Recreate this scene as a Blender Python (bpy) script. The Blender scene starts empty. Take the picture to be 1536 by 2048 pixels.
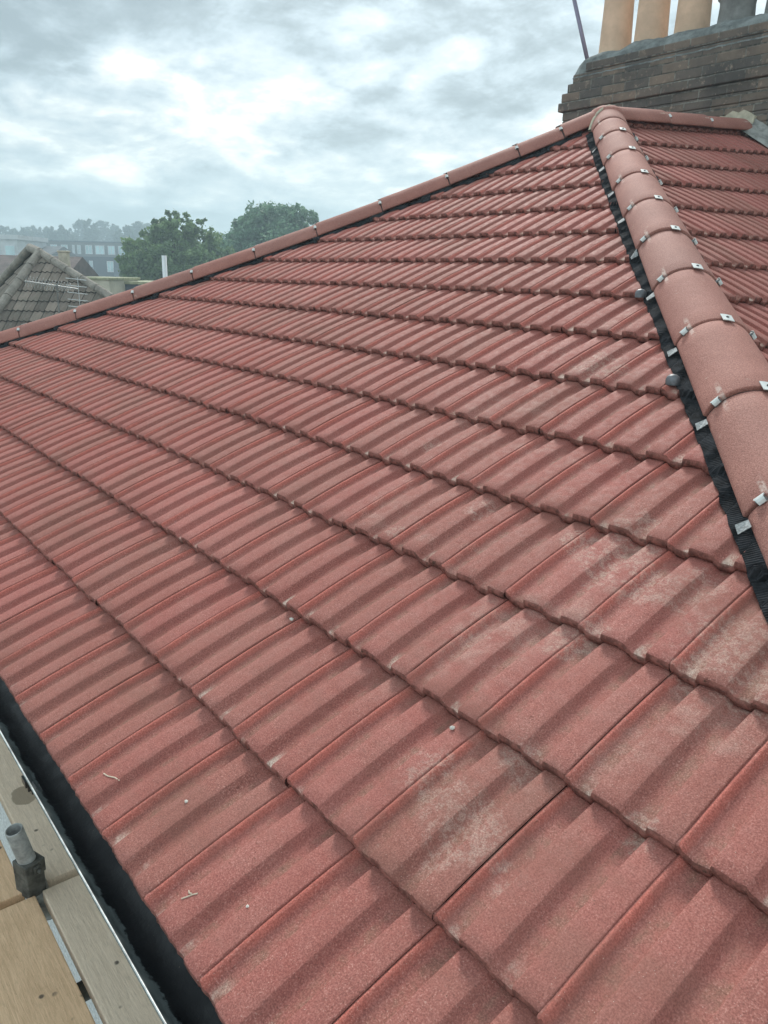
import bpy, bmesh, math, random
import numpy as np
from mathutils import Vector, Matrix
random.seed(7); rng = np.random.default_rng(7)
R_ = math.radians
S = bpy.context.scene
COL = S.collection

# ------------------------------------------------------------------ camera
CR = [Vector((0.61908892, 0.78499983, 0.02245373)), Vector((0.23985374, -0.16178006, -0.95723424)), Vector((-0.74779615, 0.59799873, -0.28844139))]
CAM = Vector((0.680295, -0.368481, 1.016939))
cd = bpy.data.cameras.new("camera"); cam = bpy.data.objects.new("camera", cd); COL.objects.link(cam)
cd.sensor_fit = 'HORIZONTAL'; cd.sensor_width = 36.0; cd.lens = 36.0 * 1571.67 / 1536.0
cd.clip_start = 0.02; cd.clip_end = 4000
m = Matrix((CR[0], -CR[1], -CR[2])).transposed().to_4x4(); m.translation = CAM
cam.matrix_world = m
S.camera = cam

# ------------------------------------------------------------------ light
SUN_AZ = Vector((-0.74, 0.67, 0)).normalized(); SUN_EL = R_(40)
S.view_settings.view_transform = 'Standard'; S.view_settings.look = 'None'
S.view_settings.exposure = 0.98; S.view_settings.gamma = 1.0
sd = bpy.data.lights.new("sun", 'SUN'); sd.energy = 1.7; sd.angle = R_(16); sd.color = (1.0, 0.96, 0.9)
sun = bpy.data.objects.new("sun", sd); COL.objects.link(sun)
sdir = Vector((SUN_AZ.x * math.cos(SUN_EL), SUN_AZ.y * math.cos(SUN_EL), math.sin(SUN_EL)))
sun.rotation_euler = sdir.to_track_quat('Z', 'Y').to_euler(); sun.location = sdir * 30

world = bpy.data.worlds.new("World"); S.world = world; world.use_nodes = True
def build_world():
    nt = world.node_tree; N = nt.nodes; L = nt.links; N.clear()
    def nd(t, **k):
        n = N.new(t)
        for a, b in k.items(): setattr(n, a, b)
        return n
    def mth(op, a, b=None, c=None, clamp=False):
        n = nd('ShaderNodeMath', operation=op, use_clamp=clamp)
        for i, v in enumerate((a, b, c)):
            if v is None: continue
            if isinstance(v, (int, float)): n.inputs[i].default_value = v
            else: L.new(v, n.inputs[i])
        return n.outputs[0]
    out = nd('ShaderNodeOutputWorld'); bg = nd('ShaderNodeBackground'); L.new(bg.outputs[0], out.inputs[0])
    sky = nd('ShaderNodeTexSky', sky_type='NISHITA', sun_disc=False, sun_elevation=SUN_EL,
             sun_rotation=math.atan2(SUN_AZ.x, SUN_AZ.y), air_density=1.0, dust_density=2.0)
    tc = nd('ShaderNodeTexCoord'); sep = nd('ShaderNodeSeparateXYZ'); L.new(tc.outputs['Generated'], sep.inputs[0])
    z = mth('MAXIMUM', sep.outputs[2], 0.0)
    den = mth('ADD', z, 0.24)
    cb = nd('ShaderNodeCombineXYZ'); L.new(mth('DIVIDE', sep.outputs[0], den), cb.inputs[0]); L.new(mth('DIVIDE', sep.outputs[1], den), cb.inputs[1])
    def noise(sc, det, rough, off, dist=0.0, vec=None):
        mp = nd('ShaderNodeMapping'); mp.inputs['Location'].default_value = off
        L.new(vec or cb.outputs[0], mp.inputs[0])
        n = nd('ShaderNodeTexNoise'); n.inputs['Scale'].default_value = sc; n.inputs['Detail'].default_value = det
        n.inputs['Roughness'].default_value = rough; n.inputs['Distortion'].default_value = dist
        L.new(mp.outputs[0], n.inputs['Vector']); return n.outputs['Fac']
    n1 = noise(1.25, 9, 0.60, (CL1[0], CL1[1], 0), 0.15)
    n2 = noise(4.2, 10, 0.66, (5.3, 1.7, 0), 0.25)
    n3 = noise(0.55, 3, 0.5, (CL3[0], CL3[1], 3), 0.0)
    f = mth('ADD', mth('MULTIPLY', n1, 0.80), mth('ADD', mth('MULTIPLY', n2, 0.42), mth('MULTIPLY', n3, 0.60))); f = mth('SUBTRACT', f, 0.30)
    bi = mth('ABSOLUTE', mth('SUBTRACT', noise(2.3, 5, 0.55, (1.3, 4.4, 1), 0.3), 0.5)); f = mth('ADD', f, mth('MULTIPLY', bi, 0.65))
    # cloud brightness: dark bellies to bright tops
    rp = nd('ShaderNodeValToRGB'); L.new(f, rp.inputs[0]); cr = rp.color_ramp; cr.interpolation = 'B_SPLINE'
    cr.elements[0].position = 0.52; cr.elements[0].color = (0.13, 0.165, 0.18, 1)
    cr.elements[1].position = 0.86; cr.elements[1].color = (0.84, 0.87, 0.83, 1)
    for p_, c_ in ((0.59, (0.195, 0.24, 0.26)), (0.64, (0.275, 0.335, 0.365)), (0.68, (0.335, 0.385, 0.405)), (0.74, (0.45, 0.485, 0.475))):
        e = cr.elements.new(p_); e.color = (*c_, 1)
    # hazy band low on the horizon
    hz = nd('ShaderNodeMapRange', interpolation_type='SMOOTHSTEP'); L.new(sep.outputs[2], hz.inputs[0])
    hz.inputs[1].default_value = -0.02; hz.inputs[2].default_value = 0.16; hz.inputs[3].default_value = 0.62; hz.inputs[4].default_value = 0.0
    mx = nd('ShaderNodeMix', data_type='RGBA'); L.new(hz.outputs[0], mx.inputs['Factor']); L.new(rp.outputs[0], mx.inputs['A'])
    mx.inputs['B'].default_value = (0.33, 0.45, 0.49, 1)
    # a bit of the clear sky comes through
    sc = nd('ShaderNodeVectorMath', operation='SCALE'); L.new(sky.outputs[0], sc.inputs[0]); sc.inputs['Scale'].default_value = 0.006
    ad = nd('ShaderNodeVectorMath', operation='SCALE'); L.new(mx.outputs['Result'], ad.inputs[0])
    # unseen sky behind the camera made brighter, added as fill for the boards
    br = nd('ShaderNodeMapRange', interpolation_type='SMOOTHSTEP'); L.new(sep.outputs[1], br.inputs[0])
    br.inputs[1].default_value = 0.15; br.inputs[2].default_value = -0.75; br.inputs[3].default_value = SKY_GAIN; br.inputs[4].default_value = SKY_GAIN * 2.1
    L.new(br.outputs[0], ad.inputs['Scale'])
    mx2 = nd('ShaderNodeVectorMath', operation='ADD'); L.new(sc.outputs[0], mx2.inputs[0]); L.new(ad.outputs[0], mx2.inputs[1])
    # the sun behind thin cloud brightens the cloud round it
    dt = nd('ShaderNodeVectorMath', operation='DOT_PRODUCT'); L.new(tc.outputs['Generated'], dt.inputs[0]); dt.inputs[1].default_value = tuple(sdir)
    gl = mth('MULTIPLY', mth('POWER', mth('MAXIMUM', dt.outputs['Value'], 0.0), 9.0), 0.30)
    mx3 = nd('ShaderNodeVectorMath', operation='MULTIPLY'); L.new(ad.outputs[0], mx3.inputs[0])
    cg = nd('ShaderNodeCombineXYZ')
    for i in range(3): L.new(mth('ADD', mth('MULTIPLY', gl, 2.0), 1.0), cg.inputs[i])
    L.new(cg.outputs[0], mx3.inputs[1]); L.new(mx3.outputs[0], mx2.inputs[1])
    L.new(mx2.outputs[0], bg.inputs[0]); bg.inputs[1].default_value = 1.0
CL1 = (21.85, 12.65); CL3 = (3.75, 17.95); SKY_GAIN = 0.98
build_world()

# ------------------------------------------------------------------ helpers
def tag(o, label=None, cat=None, group=None, kind=None):
    if label: o['label'] = label
    if cat: o['category'] = cat
    if group: o['group'] = group
    if kind: o['kind'] = kind
    return o
def link(o, parent=None):
    COL.objects.link(o)
    if parent is not None:
        o.parent = parent
        o.matrix_parent_inverse = parent_mat(parent).inverted()
    return o
def parent_mat(o):
    M = Matrix.LocRotScale(o.location, o.rotation_euler, o.scale)
    if o.parent is not None: M = parent_mat(o.parent) @ o.matrix_parent_inverse @ M
    return M
def empty(name, loc=(0, 0, 0), **t):
    o = bpy.data.objects.new(name, None); o.empty_display_size = 0.2; o.location = loc
    link(o); return tag(o, **t)
def mesh_obj(name, verts, faces, mat, parent=None, smooth=False, uvs=None, attrs=None, mats=None, midx=None):
    me = bpy.data.meshes.new(name)
    me.from_pydata([tuple(v) for v in np.asarray(verts, dtype=float)], [], [tuple(int(i) for i in f) for f in faces])
    if uvs is not None:
        ul = me.uv_layers.new(name="UVMap"); li = np.empty(len(me.loops), dtype=np.int32); me.loops.foreach_get('vertex_index', li)
        ul.data.foreach_set('uv', np.asarray(uvs, dtype=np.float32)[li].ravel())
    if attrs:
        for k, a in attrs.items():
            at = me.attributes.new(k, 'FLOAT', 'POINT'); at.data.foreach_set('value', np.asarray(a, dtype=np.float32))
    for mm in (mats or [mat]): me.materials.append(mm)
    if midx is not None: me.polygons.foreach_set('material_index', np.asarray(midx, dtype=np.int32))
    if smooth: me.polygons.foreach_set('use_smooth', [True] * len(me.polygons))
    me.update()
    o = bpy.data.objects.new(name, me); link(o, parent); return o
class MB:
    def __init__(s): s.v = []; s.f = []
    def add(s, v, f):
        n = len(s.v); s.v += [tuple(p) for p in v]; s.f += [tuple(i + n for i in q) for q in f]; return s
    def box(s, a, b, fr=None, jit=0):
        P = [(x, y, z) for x in (a[0], b[0]) for y in (a[1], b[1]) for z in (a[2], b[2])]
        if fr is not None: P = [tuple(fr @ Vector(p)) for p in P]
        return s.add(P, [(0, 1, 3, 2), (4, 6, 7, 5), (0, 4, 5, 1), (2, 3, 7, 6), (0, 2, 6, 4), (1, 5, 7, 3)])
    def tube(s, a, b, r1, r2=None, n=12, cap=True, inner=None):
        a = Vector(a); b = Vector(b); r2 = r1 if r2 is None else r2; d = (b - a).normalized()
        u = d.orthogonal().normalized(); w = d.cross(u)
        V = []
        for c, r in ((a, r1), (b, r2)):
            for k in range(n):
                t = 2 * math.pi * k / n; V.append(c + (u * math.cos(t) + w * math.sin(t)) * r)
        F = [(k, (k + 1) % n, n + (k + 1) % n, n + k) for k in range(n)]
        if cap: F += [tuple(range(n))[::-1], tuple(range(n, 2 * n))]
        return s.add(V, F)
    def lathe(s, c, prof, n=28, axis=Vector((0, 0, 1)), sq=1.0):
        c = Vector(c); u = axis.orthogonal().normalized(); w = axis.cross(u); V = []
        for r, h in prof:
            for k in range(n):
                t = 2 * math.pi * k / n; V.append(c + axis * h + (u * math.cos(t) + w * math.sin(t)) * r)
        F = []
        for i in range(len(prof) - 1):
            for k in range(n): F.append((i * n + k, i * n + (k + 1) % n, (i + 1) * n + (k + 1) % n, (i + 1) * n + k))
        return s.add(V, F)
    def build(s, name, mat, parent=None, bevel=0, smooth=False, seg=2, **t):
        o = mesh_obj(name, s.v, s.f, mat, parent, smooth)
        bm = bmesh.new(); bm.from_mesh(o.data); bmesh.ops.recalc_face_normals(bm, faces=bm.faces); bm.to_mesh(o.data); bm.free()
        if bevel:
            md = o.modifiers.new('bevel', 'BEVEL'); md.width = bevel; md.segments = seg; md.limit_method = 'ANGLE'; md.angle_limit = R_(40)
        if t: tag(o, **t)
        return o
def grid_faces(nx, ny, off=0):
    i, j = np.meshgrid(np.arange(nx - 1), np.arange(ny - 1), indexing='ij'); a = (i * ny + j).ravel() + off
    return np.stack([a, a + ny, a + ny + 1, a + 1], 1)

# ------------------------------------------------------------------ material kit
class NT:
    def __init__(s, name):
        s.m = bpy.data.materials.new(name); s.m.use_nodes = True; s.t = s.m.node_tree; s.N = s.t.nodes; s.L = s.t.links
        s.b = s.N['Principled BSDF']; s.tc = s.N.new('ShaderNodeTexCoord')
    def set(s, inp, v):
        i = s.b.inputs[inp] if isinstance(inp, str) else inp
        if hasattr(v, 'is_linked') or isinstance(v, bpy.types.NodeSocket): s.L.new(v, i)
        else: i.default_value = v
    def noise(s, scale, det=4, rough=0.55, vec=None, dist=0, out='Fac'):
        n = s.N.new('ShaderNodeTexNoise'); n.inputs['Scale'].default_value = scale; n.inputs['Detail'].default_value = det
        n.inputs['Roughness'].default_value = rough; n.inputs['Distortion'].default_value = dist
        s.L.new(vec or s.tc.outputs['Object'], n.inputs['Vector']); return n.outputs[out]
    def vor(s, scale, vec=None, out='Distance', feature='F1'):
        n = s.N.new('ShaderNodeTexVoronoi'); n.feature = feature; n.inputs['Scale'].default_value = scale
        s.L.new(vec or s.tc.outputs['Object'], n.inputs['Vector']); return n.outputs[out]
    def mr(s, v, a, b, c=0.0, d=1.0, smooth=True):
        n = s.N.new('ShaderNodeMapRange'); n.interpolation_type = 'SMOOTHSTEP' if smooth else 'LINEAR'
        s.L.new(v, n.inputs[0])
        for k, x in enumerate((a, b, c, d)): n.inputs[k + 1].default_value = x
        return n.outputs[0]
    def math(s, op, a, b=0.0, c=None):
        n = s.N.new('ShaderNodeMath'); n.operation = op
        for i, v in enumerate((a, b, c)):
            if v is None: continue
            if isinstance(v, (int, float)): n.inputs[i].default_value = v
            else: s.L.new(v, n.inputs[i])
        return n.outputs[0]
    def mix(s, f, a, b, blend='MIX'):
        n = s.N.new('ShaderNodeMix'); n.data_type = 'RGBA'; n.blend_type = blend
        for k, v in (('Factor', f), ('A', a), ('B', b)):
            i = n.inputs[k] if k == 'Factor' else [q for q in n.inputs if q.name == k and q.type == 'RGBA'][0]
            if isinstance(v, (int, float)): i.default_value = v
            elif isinstance(v, tuple): i.default_value = (*v, 1) if len(v) == 3 else v
            else: s.L.new(v, i)
        return [q for q in n.outputs if q.type == 'RGBA'][0]
    def attr(s, name):
        n = s.N.new('ShaderNodeAttribute'); n.attribute_name = name; return n.outputs['Fac']
    def uv(s):
        n = s.N.new('ShaderNodeSeparateXYZ'); s.L.new(s.tc.outputs['UV'], n.inputs[0]); return n.outputs[0], n.outputs[1]
    def sep(s, v):
        n = s.N.new('ShaderNodeSeparateXYZ'); s.L.new(v, n.inputs[0]); return n.outputs
    def map(s, scale, vec=None, loc=(0, 0, 0), rot=(0, 0, 0)):
        n = s.N.new('ShaderNodeMapping'); n.inputs['Scale'].default_value = scale; n.inputs['Location'].default_value = loc; n.inputs['Rotation'].default_value = rot
        s.L.new(vec or s.tc.outputs['Object'], n.inputs[0]); return n.outputs[0]
    def bump(s, h, dist, strength=1.0, prev=None):
        n = s.N.new('ShaderNodeBump'); n.inputs['Distance'].default_value = dist; n.inputs['Strength'].default_value = strength
        s.L.new(h, n.inputs['Height'])
        if prev is not None: s.L.new(prev, n.inputs['Normal'])
        s.L.new(n.outputs[0], s.b.inputs['Normal']); return n.outputs[0]
def simple(name, col, rough=0.7, metal=0.0, var=0.25, scale=8, bump=0.0, bscale=60, spec=0.4):
    t = NT(name); dark = tuple(c * (1 - var) for c in col); lite = tuple(min(1, c * (1 + var)) for c in col)
    t.set('Base Color', t.mix(t.mr(t.noise(scale, 6, 0.65), 0.3, 0.7), dark, lite)); t.set('Roughness', rough); t.set('Metallic', metal)
    t.b.inputs['Specular IOR Level'].default_value = spec
    if bump: t.bump(t.noise(bscale, 5, 0.7), bump)
    return t.m

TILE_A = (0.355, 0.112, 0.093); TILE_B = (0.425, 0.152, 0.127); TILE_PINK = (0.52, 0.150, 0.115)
BLX, BLY = 3.1, 0.6
STAINS = [(-0.126, 0.433, 0.1), (-0.065, 0.42, 0.12), (-0.065, 0.378, 0.08), (0.039, 0.399, 0.05), (-0.293, 1.07, 0.16), (-0.168, 1.022, 0.14), (-0.279, 1.003, 0.1), (-0.398, 1.081, 0.08), (0.085, 0.942, 0.2), (0.135, 0.904, 0.14), (-0.308, 1.16, 0.1), (-0.928, 1.783, 0.14), (-0.853, 1.75, 0.1), (0.144, 0.568, 0.05), (-0.224, 0.814, 0.08), (-0.182, 0.853, 0.07), (-1.098, 1.25, 0.06), (-0.72, 1.075, 0.07), (-0.092, 0.562, 0.07), (-0.216, 0.455, 0.09), (-0.368, 0.735, 0.05), (-0.841, 0.886, 0.05), (-0.091, 1.043, 0.12)]

def mat_tile():
    t = NT("red_concrete_tile"); u, v = t.uv()
    fu = t.math('FRACT', u); fv = t.math('FRACT', v)
    rnd = t.attr('rnd'); kind = t.attr('front')
    big = t.mr(t.noise(2.2, 4, 0.6), 0.3, 0.7)
    c = t.mix(big, TILE_A, TILE_B)
    c = t.mix(t.math('MULTIPLY', rnd, 0.55), c, (0.285, 0.125, 0.095))
    # washed grey-mauve weathering on the exposed face
    mau = t.mr(t.noise(9, 5, 0.65), 0.42, 0.7)
    c = t.mix(t.math('MULTIPLY', mau, 0.30), c, (0.36, 0.170, 0.138))
    # grit settled in the channels, brownish green
    ch = t.math('MAXIMUM', t.math('MULTIPLY', t.mr(fu, 0.10, 0.15), t.mr(fu, 0.24, 0.27, 1, 0)), t.math('MULTIPLY', t.mr(fu, 0.61, 0.64), t.mr(fu, 0.73, 0.76, 1, 0)))
    gr = t.math('MULTIPLY', ch, t.mr(t.noise(24, 6, 0.7), 0.4, 0.68))
    c = t.mix(t.math('MULTIPLY', gr, 0.65), c, (0.27, 0.155, 0.11))
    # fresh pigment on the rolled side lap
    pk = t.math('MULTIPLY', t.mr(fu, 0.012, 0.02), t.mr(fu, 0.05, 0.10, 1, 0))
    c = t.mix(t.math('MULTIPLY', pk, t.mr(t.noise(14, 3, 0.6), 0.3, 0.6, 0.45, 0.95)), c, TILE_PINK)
    # lime bloom: channel ends by the front edge, and a few drifting patches
    b1 = t.math('MULTIPLY', t.math('MULTIPLY', ch, t.mr(fv, 0.02, 0.17, 1, 0)), t.mr(t.noise(11, 4, 0.7), 0.46, 0.66))
    nb = t.math('MULTIPLY', t.mr(t.noise(2.3, 5, 0.62, t.map((1, 1, 1), None, (BLX, BLY, 0))), 0.53, 0.63), t.mr(t.noise(26, 5, 0.75), 0.36, 0.66))
    bl = t.math('MAXIMUM', t.math('MULTIPLY', b1, 1.0), t.math('MULTIPLY', nb, 0.8))
    wx, wy = t.sep(t.tc.outputs['Object'])[:2]
    near = t.math('MULTIPLY', t.mr(wx, -1.9, -0.5), t.mr(wy, 0.35, 0.75)); nb2 = t.mr(wx, -3.6, -0.6, 0.30, 1.0)
    spots = None
    for sx, sy, sr in STAINS:
        dx = t.math('SUBTRACT', wx, sx); dy = t.math('SUBTRACT', wy, sy)
        q = t.mr(t.math('SQRT', t.math('ADD', t.math('MULTIPLY', dx, dx), t.math('MULTIPLY', dy, dy))), 0.0, sr, 1, 0)
        spots = q if spots is None else t.math('MAXIMUM', spots, q)
    sp = t.math('MULTIPLY', t.mr(t.math('MULTIPLY', spots, t.mr(t.noise(17, 6, 0.72), 0.3, 0.62)), 0.14, 0.5), t.mr(t.noise(70, 4, 0.75), 0.40, 0.60, 0.1, 1))
    bl = t.math('MAXIMUM', t.math('MULTIPLY', t.math('MULTIPLY', b1, 0.95), nb2), t.math('MAXIMUM', t.math('MULTIPLY', t.math('MULTIPLY', nb, near), 0.28), t.math('MULTIPLY', sp, 0.42)))
    fine = t.noise(420, 3, 0.7)
    bl = t.math('MULTIPLY', bl, t.mr(fine, 0.35, 0.6, 0.35, 1.0))
    c = t.mix(bl, c, (0.70, 0.58, 0.48))
    # mineral grains
    g1 = t.noise(370, 2, 0.6); g2 = t.vor(260)
    c = t.mix(t.mr(g1, 0.35, 0.60, 0.75, 0.0), c, t.mix(1.0, c, (0.60, 0.55, 0.55), 'MULTIPLY'))
    g4 = t.noise(240, 3, 0.8)
    gm = t.mr(t.noise(6, 4, 0.7), 0.35, 0.7, 0.25, 1.0)
    c = t.mix(t.math('MULTIPLY', gm, t.mr(g1, 0.57, 0.70, 0.0, 0.45)), c, (0.66, 0.40, 0.33))
    c = t.mix(t.math('MULTIPLY', gm, t.mr(g4, 0.62, 0.72, 0, 0.32)), c, (0.62, 0.42, 0.33)); c = t.mix(t.math('MULTIPLY', gm, t.mr(g4, 0.44, 0.32, 0, 0.85)), c, (0.12, 0.05, 0.035))
    sm = t.mr(t.noise(3.2, 6, 0.7, t.map((0.5, 1, 1))), 0.5, 0.68, 0, 0.40); c = t.mix(sm, c, (0.22, 0.10, 0.075))
    c = t.mix(t.math('MULTIPLY', t.mr(g2, 0.0, 0.22, 1, 0), t.mr(t.noise(120, 1, 0.5), 0.6, 0.66)), c, (0.66, 0.52, 0.44))
    # dirty broken front edge
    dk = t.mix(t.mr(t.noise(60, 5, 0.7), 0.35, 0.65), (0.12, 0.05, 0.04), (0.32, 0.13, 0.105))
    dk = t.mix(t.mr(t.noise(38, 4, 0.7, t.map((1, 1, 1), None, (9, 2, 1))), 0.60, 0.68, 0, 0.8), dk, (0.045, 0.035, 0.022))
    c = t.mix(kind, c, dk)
    t.set('Base Color', c); t.set('Roughness', t.mr(t.noise(50, 3), 0.3, 0.7, 0.66, 0.84)); t.b.inputs['Specular IOR Level'].default_value = 0.22
    hb = t.math('ADD', t.math('MULTIPLY', g1, 0.6), t.math('MULTIPLY', t.noise(900, 2, 0.5), 0.4))
    n0 = t.bump(hb, 0.0012, 0.8); t.bump(t.noise(26, 4, 0.6), 0.003, 0.6, n0)
    return t.m
def mat_ridge():
    t = NT("red_concrete_hip_tile"); rnd = t.attr('rnd')
    c = t.mix(t.mr(t.noise(4.5, 5, 0.6), 0.3, 0.7), (0.35, 0.140, 0.108), (0.44, 0.190, 0.148))
    c = t.mix(t.math('MULTIPLY', rnd, 0.4), c, (0.33, 0.18, 0.15))
    g1 = t.noise(300, 2, 0.6)
    c = t.mix(t.mr(g1, 0.32, 0.60, 0.85, 0), c, t.mix(1.0, c, (0.56, 0.5, 0.5), 'MULTIPLY'))
    c = t.mix(t.mr(g1, 0.62, 0.75, 0, 0.6), c, (0.52, 0.33, 0.26))
    # chalk scuffs running down the tile
    u, v = t.uv()
    sc = t.math('MULTIPLY', t.math('MULTIPLY', t.mr(u, 0.185, 0.205), t.mr(u, 0.225, 0.245, 1, 0)), t.math('MAXIMUM', t.mr(v, 0.16, 0.0), t.mr(v, 0.80, 0.93)))
    sc = t.math('MULTIPLY', sc, t.mr(t.noise(38, 4, 0.75), 0.38, 0.55))
    c = t.mix(t.math('MULTIPLY', sc, 0.8), c, (0.60, 0.46, 0.40))
    pt = t.math('MULTIPLY', t.mr(t.noise(19, 3, 0.6), 0.66, 0.74), t.mr(t.noise(70, 3, 0.7), 0.45, 0.6))
    c = t.mix(t.math('MULTIPLY', pt, 0.4), c, (0.55, 0.42, 0.35))
    t.set('Base Color', c); t.set('Roughness', 0.74); t.b.inputs['Specular IOR Level'].default_value = 0.35
    t.bump(t.math('ADD', g1, t.math('MULTIPLY', t.noise(30, 3), 0.8)), 0.0022, 0.9)
    return t.m
def mat_brick(name, c1, c2, mortar, scale, smoke=0.5, rotx=True):
    t = NT(name)
    n = t.N.new('ShaderNodeTexBrick')
    sx = t.sep(t.tc.outputs['Object']); cb = t.N.new('ShaderNodeCombineXYZ')
    ax = t.math('ADD', sx[0], sx[1])
    wob = t.math('MULTIPLY', t.math('SUBTRACT', t.noise(5, 3), 0.5), 0.012)
    t.L.new(ax, cb.inputs[0]); t.L.new(t.math('ADD', sx[2], wob), cb.inputs[1]); t.L.new(cb.outputs[0], n.inputs['Vector'])
    n.inputs['Scale'].default_value = 1.0; n.inputs['Brick Width'].default_value = 0.24; n.inputs['Row Height'].default_value = 0.083
    n.inputs['Mortar Size'].default_value = 0.006; n.inputs['Mortar Smooth'].default_value = 0.25; n.inputs['Bias'].default_value = -0.1
    n.inputs['Color1'].default_value = (*c1, 1); n.inputs['Color2'].default_value = (*c2, 1)
    mort = t.mix(t.mr(t.noise(16, 5, 0.7), 0.42, 0.6), mortar, tuple(x * 0.35 for x in mortar))
    t.L.new(mort, n.inputs['Mortar'])
    c = t.mix(t.mr(t.noise(3.0, 6, 0.65), 0.38, 0.66, 0, smoke), n.outputs['Color'], (0.030, 0.030, 0.028))
    c = t.mix(t.mr(t.noise(19, 6, 0.7), 0.55, 0.72, 0, 0.55), c, tuple(min(1, x * 1.9) for x in c2))
    c = t.mix(t.math('MULTIPLY', t.mr(t.noise(33, 4, 0.7), 0.66, 0.72), 0.8), c, (0.36, 0.33, 0.27))
    t.set('Base Color', c); t.set('Roughness', 0.9)
    inv = t.math('SUBTRACT', 1.0, n.outputs['Fac'])
    n0 = t.bump(inv, 0.009, 1.0); t.bump(t.noise(60, 5, 0.75), 0.006, 0.8, n0)
    return t.m
def mat_board(name, ca, cb_, stain, stain_at=None):
    t = NT(name)
    g = t.noise(5, 6, 0.65, t.map((2.2, 26, 8)), 0.6)
    f = t.noise(40, 4, 0.7, t.map((1, 7, 3)))
    c = t.mix(t.mr(g, 0.3, 0.72), ca, cb_)
    c = t.mix(t.mr(f, 0.45, 0.75, 0, 0.35), c, tuple(x * 0.5 for x in ca))
    c = t.mix(t.mr(t.noise(7, 5, 0.7), 0.52, 0.72, 0, 0.45), c, stain)
    c = t.mix(t.mr(t.noise(300, 2), 0.62, 0.72, 0, 0.4), c, tuple(min(1, x * 1.5) for x in cb_))
    # dark drip spots
    vv = t.vor(26, t.map((1, 1, 0.2)))
    spot = t.math('MULTIPLY', t.mr(vv, 0.10, 0.22, 1, 0), t.mr(t.noise(6.0, 2, 0.5, t.map((1, 1, 1), None, (1.3, 7.1, 0))), 0.56, 0.60))
    c = t.mix(t.math('MULTIPLY', spot, 0.85), c, (0.045, 0.035, 0.03))
    if stain_at:
        sx = t.sep(t.tc.outputs['Object']); w = t.math('MULTIPLY', t.math('SUBTRACT', t.noise(22, 3), 0.5), 0.03)
        dx = t.math('SUBTRACT', sx[0], stain_at[0]); dy = t.math('MULTIPLY', t.math('SUBTRACT', sx[1], stain_at[1]), 1.3)
        dd = t.math('ADD', t.math('SQRT', t.math('ADD', t.math('MULTIPLY', dx, dx), t.math('MULTIPLY', dy, dy))), w)
        c = t.mix(t.mr(dd, 0.050, 0.056, 0.8, 0), c, (0.24, 0.19, 0.13))
    t.set('Base Color', c); t.set('Roughness', 0.82)
    t.bump(t.math('ADD', g, t.math('MULTIPLY', f, 0.5)), 0.0015, 0.8)
    return t.m
def mat_leaf(name, a, b):
    t = NT(name); r = t.attr('rnd')
    c = t.mix(r, a, b); t.set('Base Color', c); t.set('Roughness', 0.6)
    tr = t.N.new('ShaderNodeBsdfTranslucent'); t.L.new(c, tr.inputs[0])
    mx = t.N.new('ShaderNodeMixShader'); mx.inputs[0].default_value = 0.35
    t.L.new(t.b.outputs[0], mx.inputs[1]); t.L.new(tr.outputs[0], mx.inputs[2])
    t.L.new(mx.outputs[0], t.N['Material Output'].inputs[0]); return t.m
M = {}
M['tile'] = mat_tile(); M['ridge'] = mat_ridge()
M['roll'] = simple("black_foil_roll", (0.030, 0.031, 0.035), 0.78, 0.0, 0.6, 30, 0.001, 120, 0.15)
M['union'] = simple("dark_union", (0.07, 0.035, 0.03), 0.7, 0, 0.5, 40, 0.001, 90)
M['clip'] = simple("pale_clip_plate", (0.62, 0.64, 0.62), 0.45, 0.15, 0.12, 60, 0.0004, 200)
M['clipgrey'] = simple("grey_hook", (0.17, 0.18, 0.18), 0.5, 0.3, 0.3, 40)
M['foil'] = simple('dull_foil_label', (0.26, 0.27, 0.27), 0.6, 0.1, 0.45, 160)
M['screw'] = simple("dark_screw", (0.05, 0.05, 0.05), 0.5, 0.5, 0.2, 40)
M['lead'] = simple("dull_lead", (0.13, 0.135, 0.145), 0.45, 0.3, 0.35, 25, 0.001, 80)
M['mortar'] = simple("cream_mortar", (0.46, 0.42, 0.32), 0.9, 0, 0.25, 12, 0.006, 45)
M['cement'] = simple("rough_cement", (0.27, 0.27, 0.25), 0.92, 0, 0.45, 9, 0.02, 24)
M['flaunch'] = simple("sooty_flaunching", (0.17, 0.185, 0.18), 0.92, 0, 0.45, 9, 0.015, 22)
M['brick'] = mat_brick("sooty_stock_brick", (0.105, 0.092, 0.082), (0.22, 0.165, 0.125), (0.24, 0.23, 0.20), 1, 0.5)
M['brickwall'] = mat_brick("house_wall_brick", (0.25, 0.13, 0.09), (0.33, 0.19, 0.13), (0.38, 0.36, 0.32), 1, 0.2)
M['gutter'] = simple("black_gutter_plastic", (0.012, 0.013, 0.015), 0.28, 0, 0.4, 14, 0.0004, 60, 0.6)
M['lip'] = simple("pale_gutter_lip", (0.50, 0.52, 0.51), 0.35, 0.2, 0.4, 25)  # pale colour gives the thin bright line along the outer rim
M['pot'] = simple("buff_clay_pot", (0.62, 0.43, 0.30), 0.8, 0, 0.14, 5, 0.001, 60)
M['potgrey'] = simple("sooted_grey_pot", (0.20, 0.20, 0.19), 0.85, 0, 0.3, 8, 0.002, 50)
M['dark'] = simple("dark_inside", (0.02, 0.02, 0.02), 0.9, 0, 0.2)
M['steel'] = simple("galvanised_scaffold_steel", (0.38, 0.39, 0.385), 0.5, 0.5, 0.35, 26, 0.0006, 120)
M['steeldark'] = simple("rusty_coupler_steel", (0.10, 0.10, 0.09), 0.6, 0.4, 0.5, 30, 0.002, 90)
M['rail'] = simple("violet_grey_mast_alloy", (0.22, 0.20, 0.27), 0.5, 0.3, 0.1)

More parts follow.
